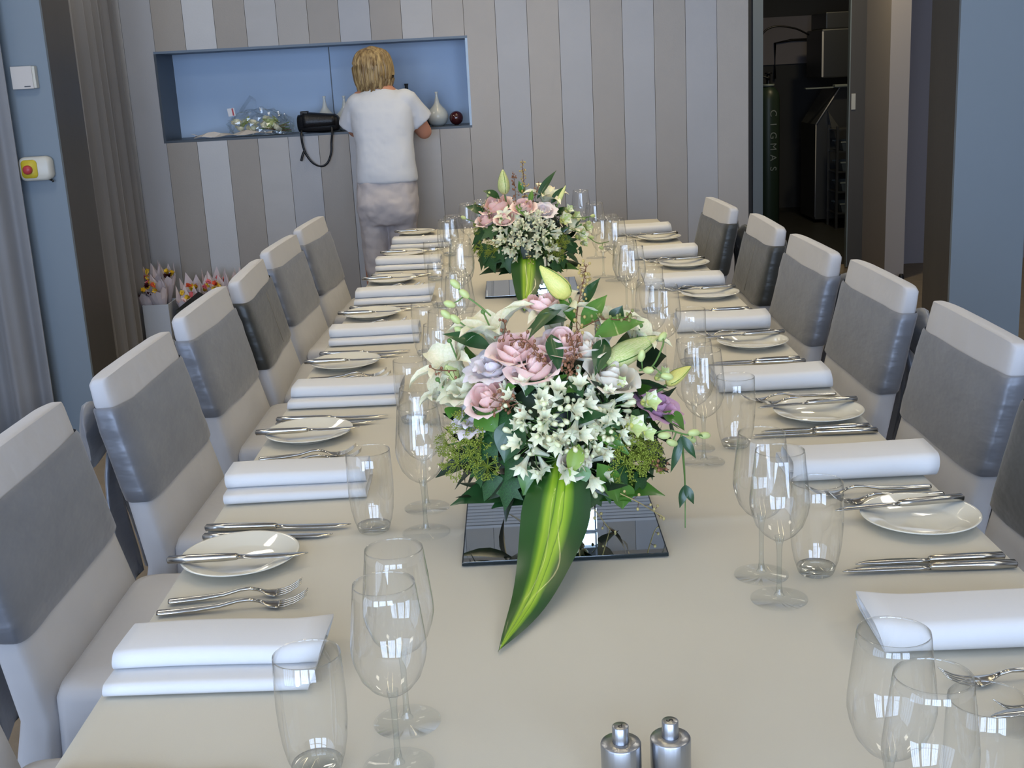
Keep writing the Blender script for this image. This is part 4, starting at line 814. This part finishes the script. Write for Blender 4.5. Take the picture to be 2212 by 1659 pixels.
# ================================================================ THE WOMAN AT THE NICHE
def cone(a, b, ra, rb, n=20, fl=1.0, k=6, bulge=0.0):
    a, b = Vector(a), Vector(b); d = (b-a).normalized(); u = d.cross(Vector((0, 1, 0)))
    u = u.normalized() if u.length > .1 else Vector((1, 0, 0)); v = d.cross(u)
    rings = []
    for i in range(k+1):
        t = i/k; r = ra+(rb-ra)*t + bulge*math.sin(PI*t); c = a+(b-a)*t
        rings.append([c+(u*math.cos(2*PI*q/n)+v*math.sin(2*PI*q/n)*fl)*r for q in range(n)])
    return loft(rings)
def cap(a, b, ra, rb, bulge=0.0): return join(cone(a, b, ra, rb, bulge=bulge), ball(a, ra, 16, 10), ball(b, rb, 16, 10))
def ell(c, rx, ry, rz, m=None): 
    vf = lathe([(math.sin(PI*i/12), -math.cos(PI*i/12)) for i in range(13)], 22); return xf(vf, Matrix.Translation(Vector(c)) @ (m or Matrix.Identity(4)) @ Matrix.Diagonal((rx, ry, rz, 1)))
def torso(rows, n=32, pw=.85):
    rings = []
    for cx, cy_, z, rx, ry in rows: rings.append([(cx+rx*math.copysign(abs(math.cos(a))**pw, math.cos(a)), cy_+ry*math.copysign(abs(math.sin(a))**pw, math.sin(a)), z) for a in [2*PI*k/n for k in range(n)]])
    return loft(rings)
def blob(name, vf, voxel, m, parent, smooth=4, wr=None, wscale=.05, loc=(0, 0, 0)):
    o = ob(name, vf, m, parent, loc)
    r = o.modifiers.new('merge', 'REMESH'); r.mode = 'VOXEL'; r.voxel_size = voxel; r.use_smooth_shade = True
    s = o.modifiers.new('soften', 'SMOOTH'); s.iterations = smooth; s.factor = .6
    if wr:
        tx = bpy.data.textures.new(name+'_folds', 'CLOUDS'); tx.noise_scale = wscale; tx.noise_depth = 2
        dm = o.modifiers.new('folds', 'DISPLACE'); dm.texture = tx; dm.strength = wr; dm.mid_level = .5; dm.texture_coords = 'GLOBAL'
    return o
PX, PY = -.68, 5.93
per = thing('person', 'woman with blonde hair, white t-shirt and cream trousers leaning at the niche, seen from behind', 'person', (PX, PY, 0))
def L(x, y, z): return (x-PX, y-PY, z)
body = [torso([(0.00, 0, .84, .125, .10), (0, 0, .95, .128, .095), (0, .0, 1.05, .115, .085), (0, .03, 1.2, .135, .09), (0, .06, 1.33, .135, .08), (-.005, .075, 1.38, .09, .06), (-.01, .085, 1.42, .05, .05)]),
        cap(L(-.69, 6.02, 1.36), L(-.71, 6.04, 1.45), .05, .048),
        ell(L(-.715, 6.045, 1.495), .072, .092, .098), ell(L(-.72, 6.10, 1.455), .048, .05, .055),           # skull, jaw
        ell(L(-.72, 6.150, 1.475), .012, .018, .018), ell(L(-.722, 6.14, 1.49), .011, .014, .026),          # nose
        ell(L(-.788, 6.04, 1.487), .008, .018, .028), ell(L(-.642, 6.04, 1.487), .008, .018, .028)]        # ears
for s, sh, el, wr_ in ((-1, L(-.785, 6.0, 1.345), L(-.835, 6.12, 1.205), L(-.76, 6.36, 1.232)), (1, L(-.575, 6.0, 1.345), L(-.492, 6.10, 1.180), L(-.57, 6.36, 1.232))):
    body += [cap(sh, el, .047, .038), cap(el, wr_, .038, .024, .004)]
    w_ = Vector(wr_); f_ = (w_-Vector(el)).normalized()
    body.append(ell(w_+f_*.045+Vector((0, 0, -.004)), .038, .046, .014))
    for q in range(4):                                                     # fingers, unequal and gently curled
        b0 = w_+f_*.078+Vector((-.027+.018*q, 0, 0)); l1 = (.034, .040, .037, .028)[q if s < 0 else 3-q]
        m1 = b0+Vector((0, l1, -.004)); m2 = m1+Vector((0, l1*.55, -.012)); body += [cap(b0, m1, .0078, .0072), cap(m1, m2, .0072, .006)]
    tb0 = w_+f_*.02+Vector((.028*-s, 0, 0)); body += [cap(tb0, tb0+Vector((-.022*s, .028, .0)), .0095, .0085), cap(tb0+Vector((-.022*s, .028, 0)), tb0+Vector((-.022*s, .056, -.008)), .0085, .007)]
hip = lambda s: (s*.075, 0, .86)
for s in (-1, 1):
    kx = (-.055 if s < 0 else .035)
    body += [cap((s*.075, 0, .84), (kx+s*.02-.012, .02, .47), .072, .052), cap((kx+s*.02-.012, .02, .47), (kx+s*.015-.01, -.01, .09), .052, .034, .006), cap((kx+s*.015-.01, -.01, .06), (kx+s*.02-.01, .12, .035), .034, .028)]
blob('body', join(*body), .0065, M['skin'], per, 2)
for dx in (-.03, .03):
    ob('eye', ball(L(-.72+dx, 6.118, 1.497), .011, 12, 8), M['eye'], per)
ob('mouth', ell(L(-.72, 6.148, 1.440), .020, .006, .006), M['lip'], per)
# trousers
tr = [torso([(0.0, 0, .985, .138, .100), (0, 0, .92, .150, .112), (0, -.004, .86, .153, .122), (0, -.004, .80, .148, .115), (0, 0, .755, .13, .10)][::-1], pw=.8)]
tr += [cone((-.074, 0, .86), (-.080, .015, .48), .078, .057, fl=1.2), cone((-.080, .015, .48), (-.080, -.01, .045), .057, .058, fl=1.12), cone((.072, 0, .86), (.052, .015, .48), .078, .057, fl=1.2), cone((.052, .015, .48), (.052, -.01, .045), .057, .058, fl=1.12)]
blob('trousers', join(*tr), .0085, M['trousers'], per, 5, .022, .07)
# t-shirt
th_ = [torso([(.005, 0, .955, .150, .112), (.004, 0, 1.0, .149, .112), (.004, .004, 1.06, .141, .106), (.002, .018, 1.14, .140, .102), (0, .035, 1.22, .147, .102), (-.002, .052, 1.29, .153, .098), (-.004, .065, 1.345, .145, .085), (-.007, .075, 1.378, .105, .068), (-.012, .085, 1.40, .066, .058)], pw=.8)]
th_ += [cone(L(-.785, 5.99, 1.332), L(-.838, 6.045, 1.222), .066, .072, fl=.95), ball(L(-.79, 5.99, 1.322), .064, 16, 10), cone(L(-.575, 5.99, 1.34), L(-.505, 6.04, 1.232), .064, .072, fl=.95), ball(L(-.572, 5.99, 1.330), .062, 16, 10)]
blob('t_shirt', join(*th_), .0075, M['shirt'], per, 4, .010, .09)
ob('collar', tube([(-.010+.068*math.cos(a), .085+.060*math.sin(a), 1.398+.008*math.sin(a)) for a in [2*PI*k/24 for k in range(25)]], .006, 8), mat('navy collar trim', rgb(60, 62, 110), .8), per)
# hair: cap and hanging locks
def hair():
    rr = random.Random(4); P = [ell(L(-.716, 6.028, 1.505), .080, .088, .092)]
    C = Vector(L(-.716, 6.03, 1.50))
    for k in range(170):
        a = rr.uniform(-PI*1.12, PI*.12); rad = Vector((math.cos(a), math.sin(a), 0)); lift = rr.uniform(.0, 1.0)
        top = C + Vector((rad.x*.03*lift, rad.y*.03*lift-.005, .094-.012*lift)); sz = rr.uniform(.0055, .0095)
        shn = rr.uniform(.94, 1.06); ln = rr.uniform(.085, .150)*(1.0 if rad.y < .3 else .7) 
        q = [top, C+Vector((rad.x*.062*shn, rad.y*.066*shn, .068)), C+Vector((rad.x*.084*shn, rad.y*.090*shn, .02)), C+Vector((rad.x*.087*shn+.003, rad.y*.088*shn, -.04)), C+Vector((rad.x*.078*shn+.004, rad.y*.078*shn-.004, -.085)), C+Vector((rad.x*.066+rr.uniform(-.02, .026), rad.y*.070+.002+rr.uniform(-.010, .012), -ln*rr.uniform(.85, 1.12)))]
        pts = catmull(q, 3); n = len(pts); P.append(tube(pts, [sz*(.7+.5*math.sin(PI*i/(n-1)))*(1 if i < n-2 else .35) for i in range(n)], 5))
    return join(*P)
ob('hair', hair(), M['hair'], per)
for s in (-1, 1):
    x = -.058 if s < 0 else .042
    ob('shoe', torso([(x+s*.012, .055, 0, .045, .135), (x+s*.012, .055, .02, .046, .138), (x+s*.012, .05, .05, .040, .11), (x+s*.01, .02, .075, .034, .06)]), M['shoe'], per)
# ================================================================ THINGS IN THE NICHE
ZS = NZ0+.0005
def bottle_vase(x, y, s, label, m='vase', group='white bottle vases in the niche'):
    t = thing('bottle_vase', label, 'vase', (x, y, ZS), 0, group)
    ob('body', lathe([(0, 0), (.030*s, 0), (.046*s, .015*s), (.056*s, .042*s), (.055*s, .062*s), (.044*s, .084*s), (.026*s, .102*s), (.0135*s, .120*s), (.0105*s, .135*s)], 36), M[m], t)
    ob('neck', lathe([(.0105*s, .135*s), (.0072*s, .150*s), (.0066*s, .166*s), (.0092*s, .176*s), (.0075*s, .1765*s), (.005*s, .170*s)], 24), M[m], t)
bottle_vase(-.438, 6.42, .98, 'white round bottle vase between the woman and the dark red ball')
bottle_vase(-1.028, 6.47, 1.02, 'white round bottle vase standing behind the black handbag')
bottle_vase(-.925, 6.47, 1.0, 'white round bottle vase just left of the woman, half hidden by her sleeve')
bottle_vase(-.600, 6.545, 1.25, 'black bottle vase behind the right shoulder of the woman', 'black', None)
t = thing('lacquer_ball', 'dark red glossy ball at the right end of the niche', 'ball', (-.342, 6.42, ZS)); ob('shell', ball((0, 0, .036), .036, 28, 16), M['maroon'], t); ob('base_ring', lathe([(.012, 0), (.012, .002), (0, .002)], 14), M['black'], t)
t = thing('lacquer_ball', 'black ball beside the elbow of the woman in the niche', 'ball', (-.500, 6.44, ZS)); ob('shell', ball((0, 0, .034), .034, 24, 14), M['black'], t); ob('base_ring', lathe([(.012, 0), (.012, .002), (0, .002)], 14), M['black'], t)
# handbag with hanging strap
t = thing('handbag', 'black leather handbag on the niche edge with its strap hanging down', 'handbag', (-1.045, 6.335, ZS))
rings = []
for x, ry, h in ((-.108, .030, .030), (-.103, .042, .042), (-.06, .050, .048), (0, .052, .047), (.06, .050, .044), (.098, .044, .038), (.106, .030, .026)):
    rings.append([(x, ry*math.copysign(abs(math.cos(a))**.7, math.cos(a)), .049+h*math.copysign(abs(math.sin(a))**.7, math.sin(a))-.003*x/.1) for a in [2*PI*k/22 for k in range(22)]])
ob('body', loft(rings), M['leather'], t)
fl = []
for i in range(9):
    u = i/8; x = -.075+.165*u; fl.append([(x, -.053, .030+.006*u), (x, -.056, .062), (x, -.046, .094-.014*u), (x, -.01, .105-.018*u), (x, .03, .103-.022*u)])
vf = loft(fl, False, False, False); o = ob('flap', vf, M['leather'], t); o.modifiers.new('thickness', 'SOLIDIFY').thickness = .004
ob('corner_tab', box(-.088, -.05, -.03, .02, .090, .112, .003), M['leather'], t)
def strap(path, w_, name='strap'):
    P = catmull(path, 8); R = []
    for i, p in enumerate(P):
        d_ = (P[min(i+1, len(P)-1)]-P[max(i-1, 0)]).normalized(); s = Vector((0, 1, 0)).cross(d_).normalized()
        tw = .35+.65*abs(math.sin(i*.07+.5)); s = (s*tw + Vector((0, 1, 0))*(1-tw)*.6).normalized()
        n_ = s.cross(d_); R.append([p+s*w_-n_*.0012, p+s*w_+n_*.0012, p-s*w_+n_*.0012, p-s*w_-n_*.0012])
    return loft(R)
# in local coords: the strap goes over the shelf edge, down the wall and back up
st_path = [(-.085, -.045, .02), (-.086, -.066, -.01), (-.083, -.060, -.06), (-.070, -.058, -.105), (-.040, -.058, -.148), (.0, -.058, -.167), (.035, -.058, -.150), (.058, -.058, -.10), (.064, -.060, -.05), (.072, -.066, -.005), (.073, -.052, .03)]
ob('strap', strap(st_path, .0055), M['leather'], t)
ob('strap_end', strap([(-.078, -.062, -.085), (-.088, -.066, -.105), (-.098, -.066, -.135)], .006), M['leather'], t)
# cellophane-wrapped flowers
t = thing('wrapped_bouquet', 'cellophane-wrapped bunch of white flowers lying at the left of the niche', 'bouquet', (-1.40, 6.42, ZS))
def crumple(rings_n, seed, rx, ry, rz, cx=0, amp=.16, flat=0):
    V, F = [], []; n = 46
    for i in range(rings_n+1):
        ph = PI*i/rings_n
        for k in range(n):
            a = 2*PI*k/n; d_ = Vector((math.cos(a)*math.sin(ph), math.sin(a)*math.sin(ph), -math.cos(ph)))
            s = 1+amp*abs(fractal(d_.x*4+seed, d_.y*4, d_.z*4))*2.2-amp*.4+amp*.5*fractal(d_.x*11, d_.y*11+seed, d_.z*11)
            V.append((cx+d_.x*rx*s, d_.y*ry*s, max(.002, rz*(d_.z*s+.55)*.75)))
    for i in range(rings_n):
        for k in range(n): a = i*n+k; b = i*n+(k+1) % n; F.append((a, b, b+n, a+n))
    return V, F
o = ob('cellophane', crumple(18, 3, .155, .075, .115, .03), M['cello'], t, smooth=False); 
o = ob('cellophane', crumple(12, 8, .055, .045, .085, .155, .22), M['cello'], t, smooth=False)
# peak and loose sheet
pk = [(-.04, -.05, .075), (-.06, -.03, .13), (.0, -.02, .205), (.028, -.02, .185), (.02, .0, .12), (.07, -.03, .10), (.10, -.02, .075)]
sheet = loft([[Vector(p)+Vector((0, -.012, -.03)) for p in pk], [Vector(p) for p in pk], [Vector(p)*.9+Vector((0, .035, .0)) for p in pk]], False, False, False); ob('cellophane', sheet, M['cello'], t, smooth=False)
rr = random.Random(5)
sh2 = []
for i in range(13):
    u = i/12; x = -.29+.40*u; sh2.append([(x, -.105+.02*math.sin(u*9), .004+.012*u+.004*math.sin(u*17)), (x, -.07, .012+.02*math.sin(u*7)**2), (x, -.02, .006+.012*rr.random())])
ob('paper_sheet', loft(sh2, False, False, False), M['paper2'], t, smooth=False).modifiers.new('thickness', 'SOLIDIFY').thickness = .0008
ob('paper_tail', loft([[(-.305, -.1, .028), (-.300, -.06, .024)], [(-.27, -.1, .012), (-.27, -.05, .010)], [(-.20, -.1, .004), (-.20, -.04, .006)]], False, False, False), M['sticker'], t, smooth=False).modifiers.new('thickness', 'SOLIDIFY').thickness = .0008
for k in range(20):
    c = (rr.uniform(-.10, .12), rr.uniform(-.05, .03), rr.uniform(.025, .070)); e = bpy.data.objects.new('blossom', None); COL.objects.link(e); e.parent = t; e.empty_display_size = .01; e.location = c
    e.rotation_euler = (rr.uniform(-1, 1), rr.uniform(-1, 1), rr.uniform(0, 6))
    for q in range(5): put('petal', FRIL[1+q % 2], M['wpetal'] if k % 4 else M['palegreen'], e, Matrix.Rotation(2*PI*q/5, 4, 'Z') @ Matrix.Scale(.021, 4))
for k in range(16):
    x = .12+rr.uniform(0, .08); ob('stem', tube([(x-.1, rr.uniform(-.03, .03), .03), (x, rr.uniform(-.04, .03), rr.uniform(.01, .06))], .0025, 5), M['twig'] if k % 2 else M['stem'], t)
tg = ob('price_tag', box(-.018, .018, -.001, 0, -.020, .020), M['sticker'], t, loc=(-.092, -.070, .125), rot=(.1, -.10, .1), smooth=False); ob('tag_stripe', box(.004, .012, -.0016, -.001, -.018, .018), M['red'], tg, smooth=False)
# ================================================================ FLOWER BOXES ON THE FLOOR
t = thing('flower_box', 'white cardboard box of paper-wrapped flowers on the floor by the curtain', 'box', (-1.905, 6.02, 0))
ob('carton', join(box(-.045, .085, -.075, -.070, 0, .405), box(-.045, .085, .10, .105, 0, .405), box(-.045, -.040, -.070, .10, 0, .405), box(.080, .085, -.070, .10, 0, .405), box(-.04, .080, -.070, .10, .25, .256)), M['card'], t, smooth=False)
t2 = thing('flower_box', 'dark cardboard box of paper-wrapped flowers with an open flap, by the striped wall', 'box', (-1.60, 6.08, 0))
ob('carton', join(box(-.19, .22, -.115, -.110, 0, .37), box(-.19, .22, .13, .135, 0, .37), box(-.19, -.185, -.110, .13, 0, .37), box(.215, .22, -.110, .13, 0, .37), box(-.185, .215, -.110, .13, .21, .216)), M['crate'], t2, smooth=False)
V = [(-.19, -.115, .37), (-.02, -.115, .37), (.04, -.14, .40), (-.055, -.16, .465)]
ob('flap', (V+[(x, y+.004, z) for x, y, z in V], [(0, 1, 2, 3), (7, 6, 5, 4), (0, 4, 5, 1), (1, 5, 6, 2), (2, 6, 7, 3), (3, 7, 4, 0)]), M['crate'], t2, smooth=False)
def cone_paper(seed):
    rr = random.Random(seed); V, F = [], []; n = 8; tip = 14
    for i in range(5):
        tt = i/4
        for k in range(n*2):
            a = 2*PI*k/(n*2); zz = .12*tt + (.040*(k % 2)*tt + .02*rr.random()*tt if i == 4 else 0)*(1.6 if math.sin(a) > 0 else .5); r = .012+(.052 if seed else .045)*tt
            V.append((r*math.cos(a), r*math.sin(a)*.8, zz))
    for i in range(4):
        for k in range(n*2): a = i*n*2+k; b = i*n*2+(k+1) % (n*2); F.append((a, b, b+n*2, a+n*2))
    return V, F
CP = [mesh('paper_cone', cone_paper(s)) for s in range(4)]
rr = random.Random(9)
spots = [(-1.935, 5.985, .30), (-1.90, 6.05, .345), (-1.865, 5.99, .315), (-1.92, 6.10, .37), (-1.86, 6.08, .36)] + [(-1.73+.085*i, 6.02+.05*(i % 2)+.0*i, .30+.03*((i*7) % 3)) for i in range(5)] + [(-1.72+.09*i, 6.14, .345+.02*(i % 2)) for i in range(5)] + [(-1.40, 6.06, .33)]
for i, (x, y, z) in enumerate(spots):
    b = thing('posy', 'small paper-wrapped posy of bright orchids standing in the %s box on the floor' % ('white' if i < 5 else 'dark'), 'posy', (x, y+(.02 if i < 5 else 0), z+(.03 if i < 5 else -.02)), 0, 'paper-wrapped posies in the %s floor box' % ('white' if i < 5 else 'dark')); b.rotation_euler = (rr.uniform(.05, .28), rr.uniform(-.15, .15), rr.uniform(-.5, .5))
    pc = link('paper_cone', CP[i % 4], M['paper'], b, smooth=False)
    for q in range(5):
        a = rr.uniform(-3.1, 0); e = bpy.data.objects.new('blossom', None); COL.objects.link(e); e.parent = b; e.location = (.032*math.cos(a), .034*math.sin(a), .125+rr.uniform(-.005, .035)); e.rotation_euler = (rr.uniform(.3, 1.3), rr.uniform(-.8, .8), rr.uniform(0, 6)); e.empty_display_size = .01
        mm = M[rr.choice(['yflower', 'yflower', 'orange', 'pinkhot', 'maroon' if i < 5 else 'yflower', 'pink'])]
        for k in range(5): put('petal', ORCH, mm, e, Matrix.Rotation(2*PI*k/5, 4, 'Z') @ Matrix.Scale(.034, 4))
# ================================================================ DARK KITCHEN THROUGH THE DOORWAY
t = thing('gas_cylinder', 'tall dark green gas cylinder with a valve, standing in the dark kitchen', 'gas cylinder', (2.20, 10.75, 0.002))
ob('shell', lathe([(0, 0), (.095, 0), (.098, .01), (.098, 1.10), (.090, 1.15), (.060, 1.19), (.032, 1.21), (.030, 1.23)], 32), M['greenmetal'], t)
ob('collar_ring', lathe([(.040, 1.205), (.052, 1.205), (.052, 1.225), (.040, 1.225)], 24), M['dimlight'], t)
vl = ob('valve', join(lathe([(.018, 1.22), (.018, 1.30), (.012, 1.31), (0, 1.31)], 16), tube([(-.01, -.06, 1.27), (.0, .06, 1.27)], .012, 10), xf(lathe([(.03, 0), (.034, .006), (.03, .012), (0, .012)], 16), Matrix.Translation((0, 0, 1.31)))), M['black'], t)
def text_on(txt, size, parent, loc, rot, m):
    fc = bpy.data.curves.new('lettering', 'FONT'); fc.body = txt; fc.size = size; fc.extrude = .0004; fc.align_x = 'CENTER'; fc.align_y = 'CENTER'
    fo = bpy.data.objects.new('lettering', fc); COL.objects.link(fo); me = bpy.data.meshes.new_from_object(fo.evaluated_get(bpy.context.evaluated_depsgraph_get())); bpy.data.objects.remove(fo)
    me.materials.clear(); return link('lettering', me, m, parent, loc, rot, smooth=False)
for k, ch in enumerate('CIGMAS'):
    a = -PI/2+.22
    text_on(ch, .085, t, (.1*math.cos(a), .1*math.sin(a), .98-.095*k), (PI/2, PI/2, a+PI/2), M['dimlight'])
hose = ob('hose', tube(catmull([(0, -.06, 1.27), (-.10, -.05, 1.34), (-.07, -.04, 1.62), (.04, -.03, 1.70), (.22, 0, 1.68), (.36, .05, 1.62)], 6), .008, 8), M['black'], t)
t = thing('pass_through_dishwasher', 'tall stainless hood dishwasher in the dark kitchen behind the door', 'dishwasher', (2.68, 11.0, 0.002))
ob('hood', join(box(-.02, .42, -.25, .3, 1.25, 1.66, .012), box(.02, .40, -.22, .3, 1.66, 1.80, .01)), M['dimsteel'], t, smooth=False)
ob('lit_edge', box(-.022, -.006, -.262, -.25, 1.26, 1.64, .002), M['grille'], t, smooth=False); ob('lit_edge', box(.215, .223, -.262, -.25, 1.30, 1.68, .001), M['grille'], t, smooth=False)  # pale strips paint in the faint light along the hood's edges
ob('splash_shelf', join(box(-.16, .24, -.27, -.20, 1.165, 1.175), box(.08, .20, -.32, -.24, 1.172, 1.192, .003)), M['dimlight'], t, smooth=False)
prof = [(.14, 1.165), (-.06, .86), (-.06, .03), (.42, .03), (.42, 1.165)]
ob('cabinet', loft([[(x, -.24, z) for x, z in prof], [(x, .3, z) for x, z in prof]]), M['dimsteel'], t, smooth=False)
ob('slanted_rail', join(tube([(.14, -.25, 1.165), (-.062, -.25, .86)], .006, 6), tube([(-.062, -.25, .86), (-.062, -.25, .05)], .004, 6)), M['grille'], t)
ob('chute', loft([[(.03, -.26, .97), (.09, -.26, .84), (.05, -.26, .84)], [(.03, -.30, .97), (.12, -.34, .83), (.05, -.34, .83)]]), M['dimsteel'], t, smooth=False)
t = thing('tray_rack', 'metal rack of stacked trays beside the stainless dishwasher in the kitchen', 'rack', (2.86, 10.45, 0.002))
for x in (-.17, .22):
    for y in (-.14, .14): ob('post', box(x-.01, x+.01, y-.01, y+.01, 0, .86), M['dimsteel'], t, smooth=False)
for z in (.12, .30, .47, .64, .82): ob('shelf', box(-.17, .22, -.14, .14, z, z+.012), M['dimsteel'], t, smooth=False)
for k, z in enumerate((.132, .312, .482, .652)):
    c = thing('tray', 'grey plastic tray on the kitchen rack, %s from the floor' % ('lowest', 'second', 'third', 'topmost')[k], 'tray', (2.87, 10.45, z+.0025), 0, 'trays on the kitchen rack')
    ob('basket', loft([rr_ for rr_ in [[(sx*.12, sy*.11, 0) for sx, sy in ((-1, -1), (1, -1), (1, 1), (-1, 1))], [(sx*.14, sy*.13, .07) for sx, sy in ((-1, -1), (1, -1), (1, 1), (-1, 1))]]], True, False), M['dimlight'], c, smooth=False); ob('rim', box(-.15, .15, -.14, -.13, .068, .080), M['dimlight'], c, smooth=False); ob('rim', box(-.15, .15, .13, .14, .068, .080), M['dimlight'], c, smooth=False)
t = thing('notice_board', 'dark rectangular notice panel on the kitchen back wall', 'notice board', (2.62, 11.99, 1.60)); ob('board', box(-.34, .30, -.01, 0, -.22, .22, .002), M['hallmauve'], t, smooth=False); ob('pipe_bracket', tube([(-.1, -.03, -.35), (-.1, -.03, -.02), (.05, -.03, .0), (.35, -.03, .0)], .012, 8), M['black'], t)
